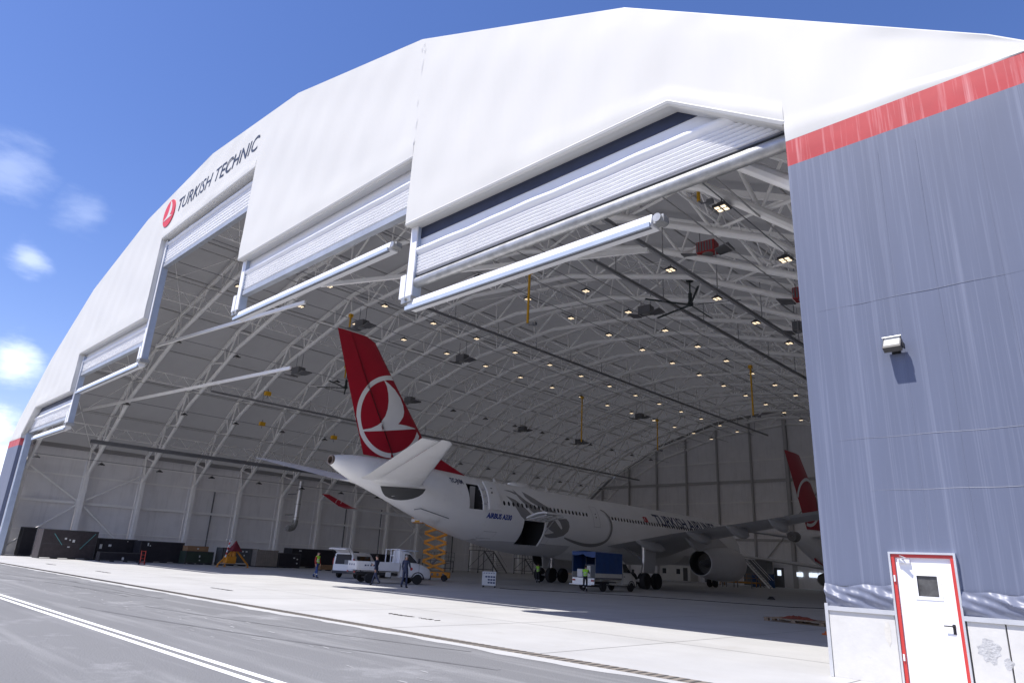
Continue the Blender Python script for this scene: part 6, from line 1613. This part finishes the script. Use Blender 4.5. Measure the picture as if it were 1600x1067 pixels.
b.add(vs, [(i * 9 + j, (i + 1) * 9 + j, (i + 1) * 9 + j + 1, i * 9 + j + 1) for i in range(16) for j in range(8)]); b.build('rag', M_RAG, t2, smooth=True)
t = thing('traffic_cone_base', 'small orange weight on the floor at the foot of the grey wall', 'weight', (-8.9, 24.3, 0)); b = MB(); b.box(-.16, .16, -.14, .14, 0, .05); b.box(-.09, .09, -.08, .08, .05, .11); b.build('weight_body', mat('cone_orange', (.55, .12, .02), .6), t, bevel=.01)
t.name = 'floor_weight'
t = thing('wheel_chock', 'small black wheel chock lying alone on the floor', 'chock', (-23.4, 53.0, 0), .5); b = MB(); b.prism([(-.3, 0), (.3, 0), (.1, .22), (-.1, .22)], -.25, .25); b.build('chock_body', M_BLACK, t)

# ---- maintenance stands along the left wall, deep inside
M_STAND = mat('stand_grey', (.17, .17, .175), .5, var=.15); M_STANDY = mat('stand_orange', (.42, .20, .02), .5, var=.15)
def stand(label, c, rz, L_, W_, H_, m=M_STAND, stairs=True, deck=None):
    t = thing('work_stand', label, 'work stand', c, rz)
    b = MB(); b.box(-L_ / 2, L_ / 2, -W_ / 2, W_ / 2, H_ - .08, H_); b.build('deck', deck or m, t)
    for x in (-L_ / 2 + .06, L_ / 2 - .06):
        for y in (-W_ / 2 + .06, W_ / 2 - .06): b = MB(); b.box(x - .05, x + .05, y - .05, y + .05, .12, H_ - .081); b.build('post', m, t)
    b = MB()
    for y in (-W_ / 2 + .06, W_ / 2 - .06):
        b.beam((-L_ / 2, y, .5), (L_ / 2, y, .5), .06, .08); b.beam((-L_ / 2, y, .6), (L_ / 2, y, H_ - .15), .05, .05)
    b.build('frame_brace', m, t)
    b = MB()
    for y in (-W_ / 2, W_ / 2):
        for z in (H_ + .5, H_ + 1.05): b.tube((-L_ / 2, y, z), (L_ / 2, y, z), .025, n=6)
        for k in range(5): x = -L_ / 2 + L_ * k / 4; b.tube((x, y, H_), (x, y, H_ + 1.05), .025, n=6)
    b.build('guard_rail', m, t)
    if stairs:
        S_ = H_ * .95
        for y in (-W_ / 2 + .1, W_ / 2 - .1):
            b = MB(); b.beam((L_ / 2, y, H_ - .1), (L_ / 2 + S_, y, .1), .05, .2); b.build('stair_stringer', m, t)
            b = MB(); b.tube((L_ / 2, y, H_ + .85), (L_ / 2 + S_, y, 1.0), .025, n=6); b.build('handrail', m, t)
        n = int(H_ / .25)
        for k in range(n): q = (k + .5) / n; b = MB(); b.box(L_ / 2 + S_ * q - .12, L_ / 2 + S_ * q + .12, -W_ / 2 + .12, W_ / 2 - .12, H_ * (1 - q) - .02, H_ * (1 - q) + .02); b.build('tread', m, t)
    for x in (-L_ / 2 + .06, L_ / 2 - .06):
        for y in (-W_ / 2 + .06, W_ / 2 - .06): wheel(t, (x, y, .1), .1, .06, M_STEELD, 'castor')
    return t
stand('tall grey work stand with stairs deep inside behind the scissor lift', (-77.5, 74.5, 0), 1.57, 3.2, 2.2, 3.2)
stand('low grey work stand with rails right of the scissor lift', (-74.5, 63.5, 0), 1.57, 4.2, 1.8, 1.5, stairs=False)
stand('grey work stand with steep stairs under the airliner belly', (-78, 84.5, 0), 1.57, 2.6, 1.9, 2.4)
stand('orange work stand left of the main landing gear', (-72.0, 84.0, 0), .9, 3.6, 2.0, 1.1, M_STANDY, stairs=False)
stand('orange ramp stand directly behind the left main wheels', (-67.0, 84.0, 0), .8, 3.4, 1.8, 2.6, M_STANDY, stairs=True)
stand('low orange dock platform behind the engine', (-47.5, 97.5, 0), .05, 5.5, 1.6, .7, M_STANDY, stairs=False)
t = thing('engine_stairs', 'tall slanting access stairs leaning towards the engine', 'stairs', (-39.0, 88.5, 0), 0)
for y in (-.4, .4):
    b = MB(); b.beam((0, y, .15), (-4.6, y, 4.9), .06, .2); b.build('stringer', M_STEEL, t)
    b = MB(); b.tube((.2, y, 1.1), (-4.6, y, 5.9), .03); b.build('handrail', M_STEEL, t)
for k in range(16): q = (k + .5) / 16; b = MB(); b.box(-4.6 * q - .13, -4.6 * q + .13, -.38, .38, .15 + 4.75 * q - .02, .15 + 4.75 * q + .02); b.build('tread', M_STAND, t)
b = MB(); b.box(-6.4, -4.6, -.6, .6, 4.86, 4.95)
for x in (-6.3, -4.7):
    for y in (-.5, .5): b.box(x - .05, x + .05, y - .05, y + .05, 0, 4.86)
b.build('landing', M_STAND, t)
b = MB(); b.beam((-.6, -.5, .2), (-2.3, -.5, 2.0), .06, .1); b.beam((-2.3, -.5, 2.0), (-2.3, -.5, 0), .06, .1); b.build('prop_frame', M_STEELD, t)
for k, (x, y) in enumerate(((-46.9, 101.2), (-44.6, 101.6))):
    o = thing('drum', ('tall blue drum nearest the engine behind the nacelle', 'tall blue drum beside the slanting access stairs')[k], 'drum', (x, y, 0), 0, 'blue drums behind the engine')
    b = MB(); b.lathe([(.42, 0), (.45, .03), (.45, .6), (.47, .63), (.45, .66), (.45, 1.2), (.47, 1.23), (.45, 1.26), (.45, 1.85), (.40, 1.9)], (0, 0, 0), 'Z', 20); b.build('drum_shell', mat('drum_blue', (.02, .07, .20), .4), o, smooth=True)
    b = MB(); b.lathe([(.46, 1.85), (.47, 1.9), (.46, 1.95)], (0, 0, 0), 'Z', 20, closed=True); b.tube((.2, .1, 1.9), (.2, .1, 1.96), .05); b.build('drum_rim', M_STEELD, o)
t = thing('portable_cabin', 'long white site cabin standing near the back wall under the wing', 'cabin', (-61.5, 104.5, 0))
b = MB(); b.box(-2.8, 2.8, -1.2, 1.2, .15, 2.6); b.build('cabin_shell', M_CREAM, t, bevel=.02)
b = MB()
for k in range(14): b.box(-2.7 + .4 * k, -2.55 + .4 * k, -1.215, -1.2, .3, 2.5)
b.build('cladding_rib', M_CREAM, t)
for x in (-2.0, .6): b = MB(); b.box(x - .35, x + .35, -1.23, -1.205, 1.2, 2.0); b.build('window', M_GLASS, t)
b = MB(); b.box(1.5, 2.3, -1.235, -1.2, .2, 2.2); b.build('door', M_GRYP, t)
t = thing('portable_cabin', 'second smaller white cabin right of the long one near the back wall', 'cabin', (-55.8, 105.3, 0)); b = MB(); b.box(-1.6, 1.6, -1.1, 1.1, .12, 2.5); b.build('cabin_shell', M_VW, t, bevel=.02); b = MB(); b.box(-.9, -.2, -1.13, -1.1, .2, 2.1); b.build('door', M_STEELD, t)
t = thing('storage_container', 'grey storage container against the back wall behind the access stairs', 'container', (-49.3, 107.6, 0)); b = MB(); b.box(-1.9, 1.9, -1.1, 1.1, .1, 3.9); b.build('container_shell', mat('container_grey', (.13, .135, .14), .6), t, bevel=.02)
b = MB(); b.box(-.02, .02, -1.125, -1.1, .2, 3.8)
for x in (-.4, .4): b.tube((x, -1.14, .3), (x, -1.14, 3.7), .03)
b.build('door_bar', M_STEELD, t)
# windows and a door in the back wall; their panes glow to imitate daylight
M_DAY = mat('daylight_glow', (.8, .85, .9), .3, emit=(.72, .82, .95), estr=.75)
RD = part('rear_door', HG); b = MB(); b.box(-47.7, -46.2, BACK - .08, BACK - .02, 0, 2.9); b.build('rear_door_leaf', M_STAND, RD); b = MB(); b.box(-47.2, -46.6, BACK - .10, BACK - .085, 1.75, 2.55); b.build('rear_door_glass', M_DAY, RD)
for x in (-43.9, -41.7, -40.3):
    b = MB(); b.box(x - .62, x + .62, BACK - .10, BACK - .06, 1.75, 2.35); o = b.build('rear_window', M_DAY, HG)
# tug by the second airliner
t = thing('ladder_truck', 'small orange step ladder stand under the second airliner', 'ladder', (-27.5, 84, 0)); b = MB()
for x in (-.5, .5): b.tube((x, -.6, 0), (x * .6, 0, 2.2), .05); b.tube((x, .6, 0), (x * .6, 0, 2.2), .05)
b.build('ladder_leg', M_STANDY, t)
for k in range(5): b = MB(); z = .3 + .4 * k; b.box(-.48 + .08 * k * .5, .48 - .08 * k * .5, -.6 + .27 * z * .9 - .1, -.6 + .27 * z * .9 + .1, z - .02, z + .02); b.build('tread', M_STAND, t)
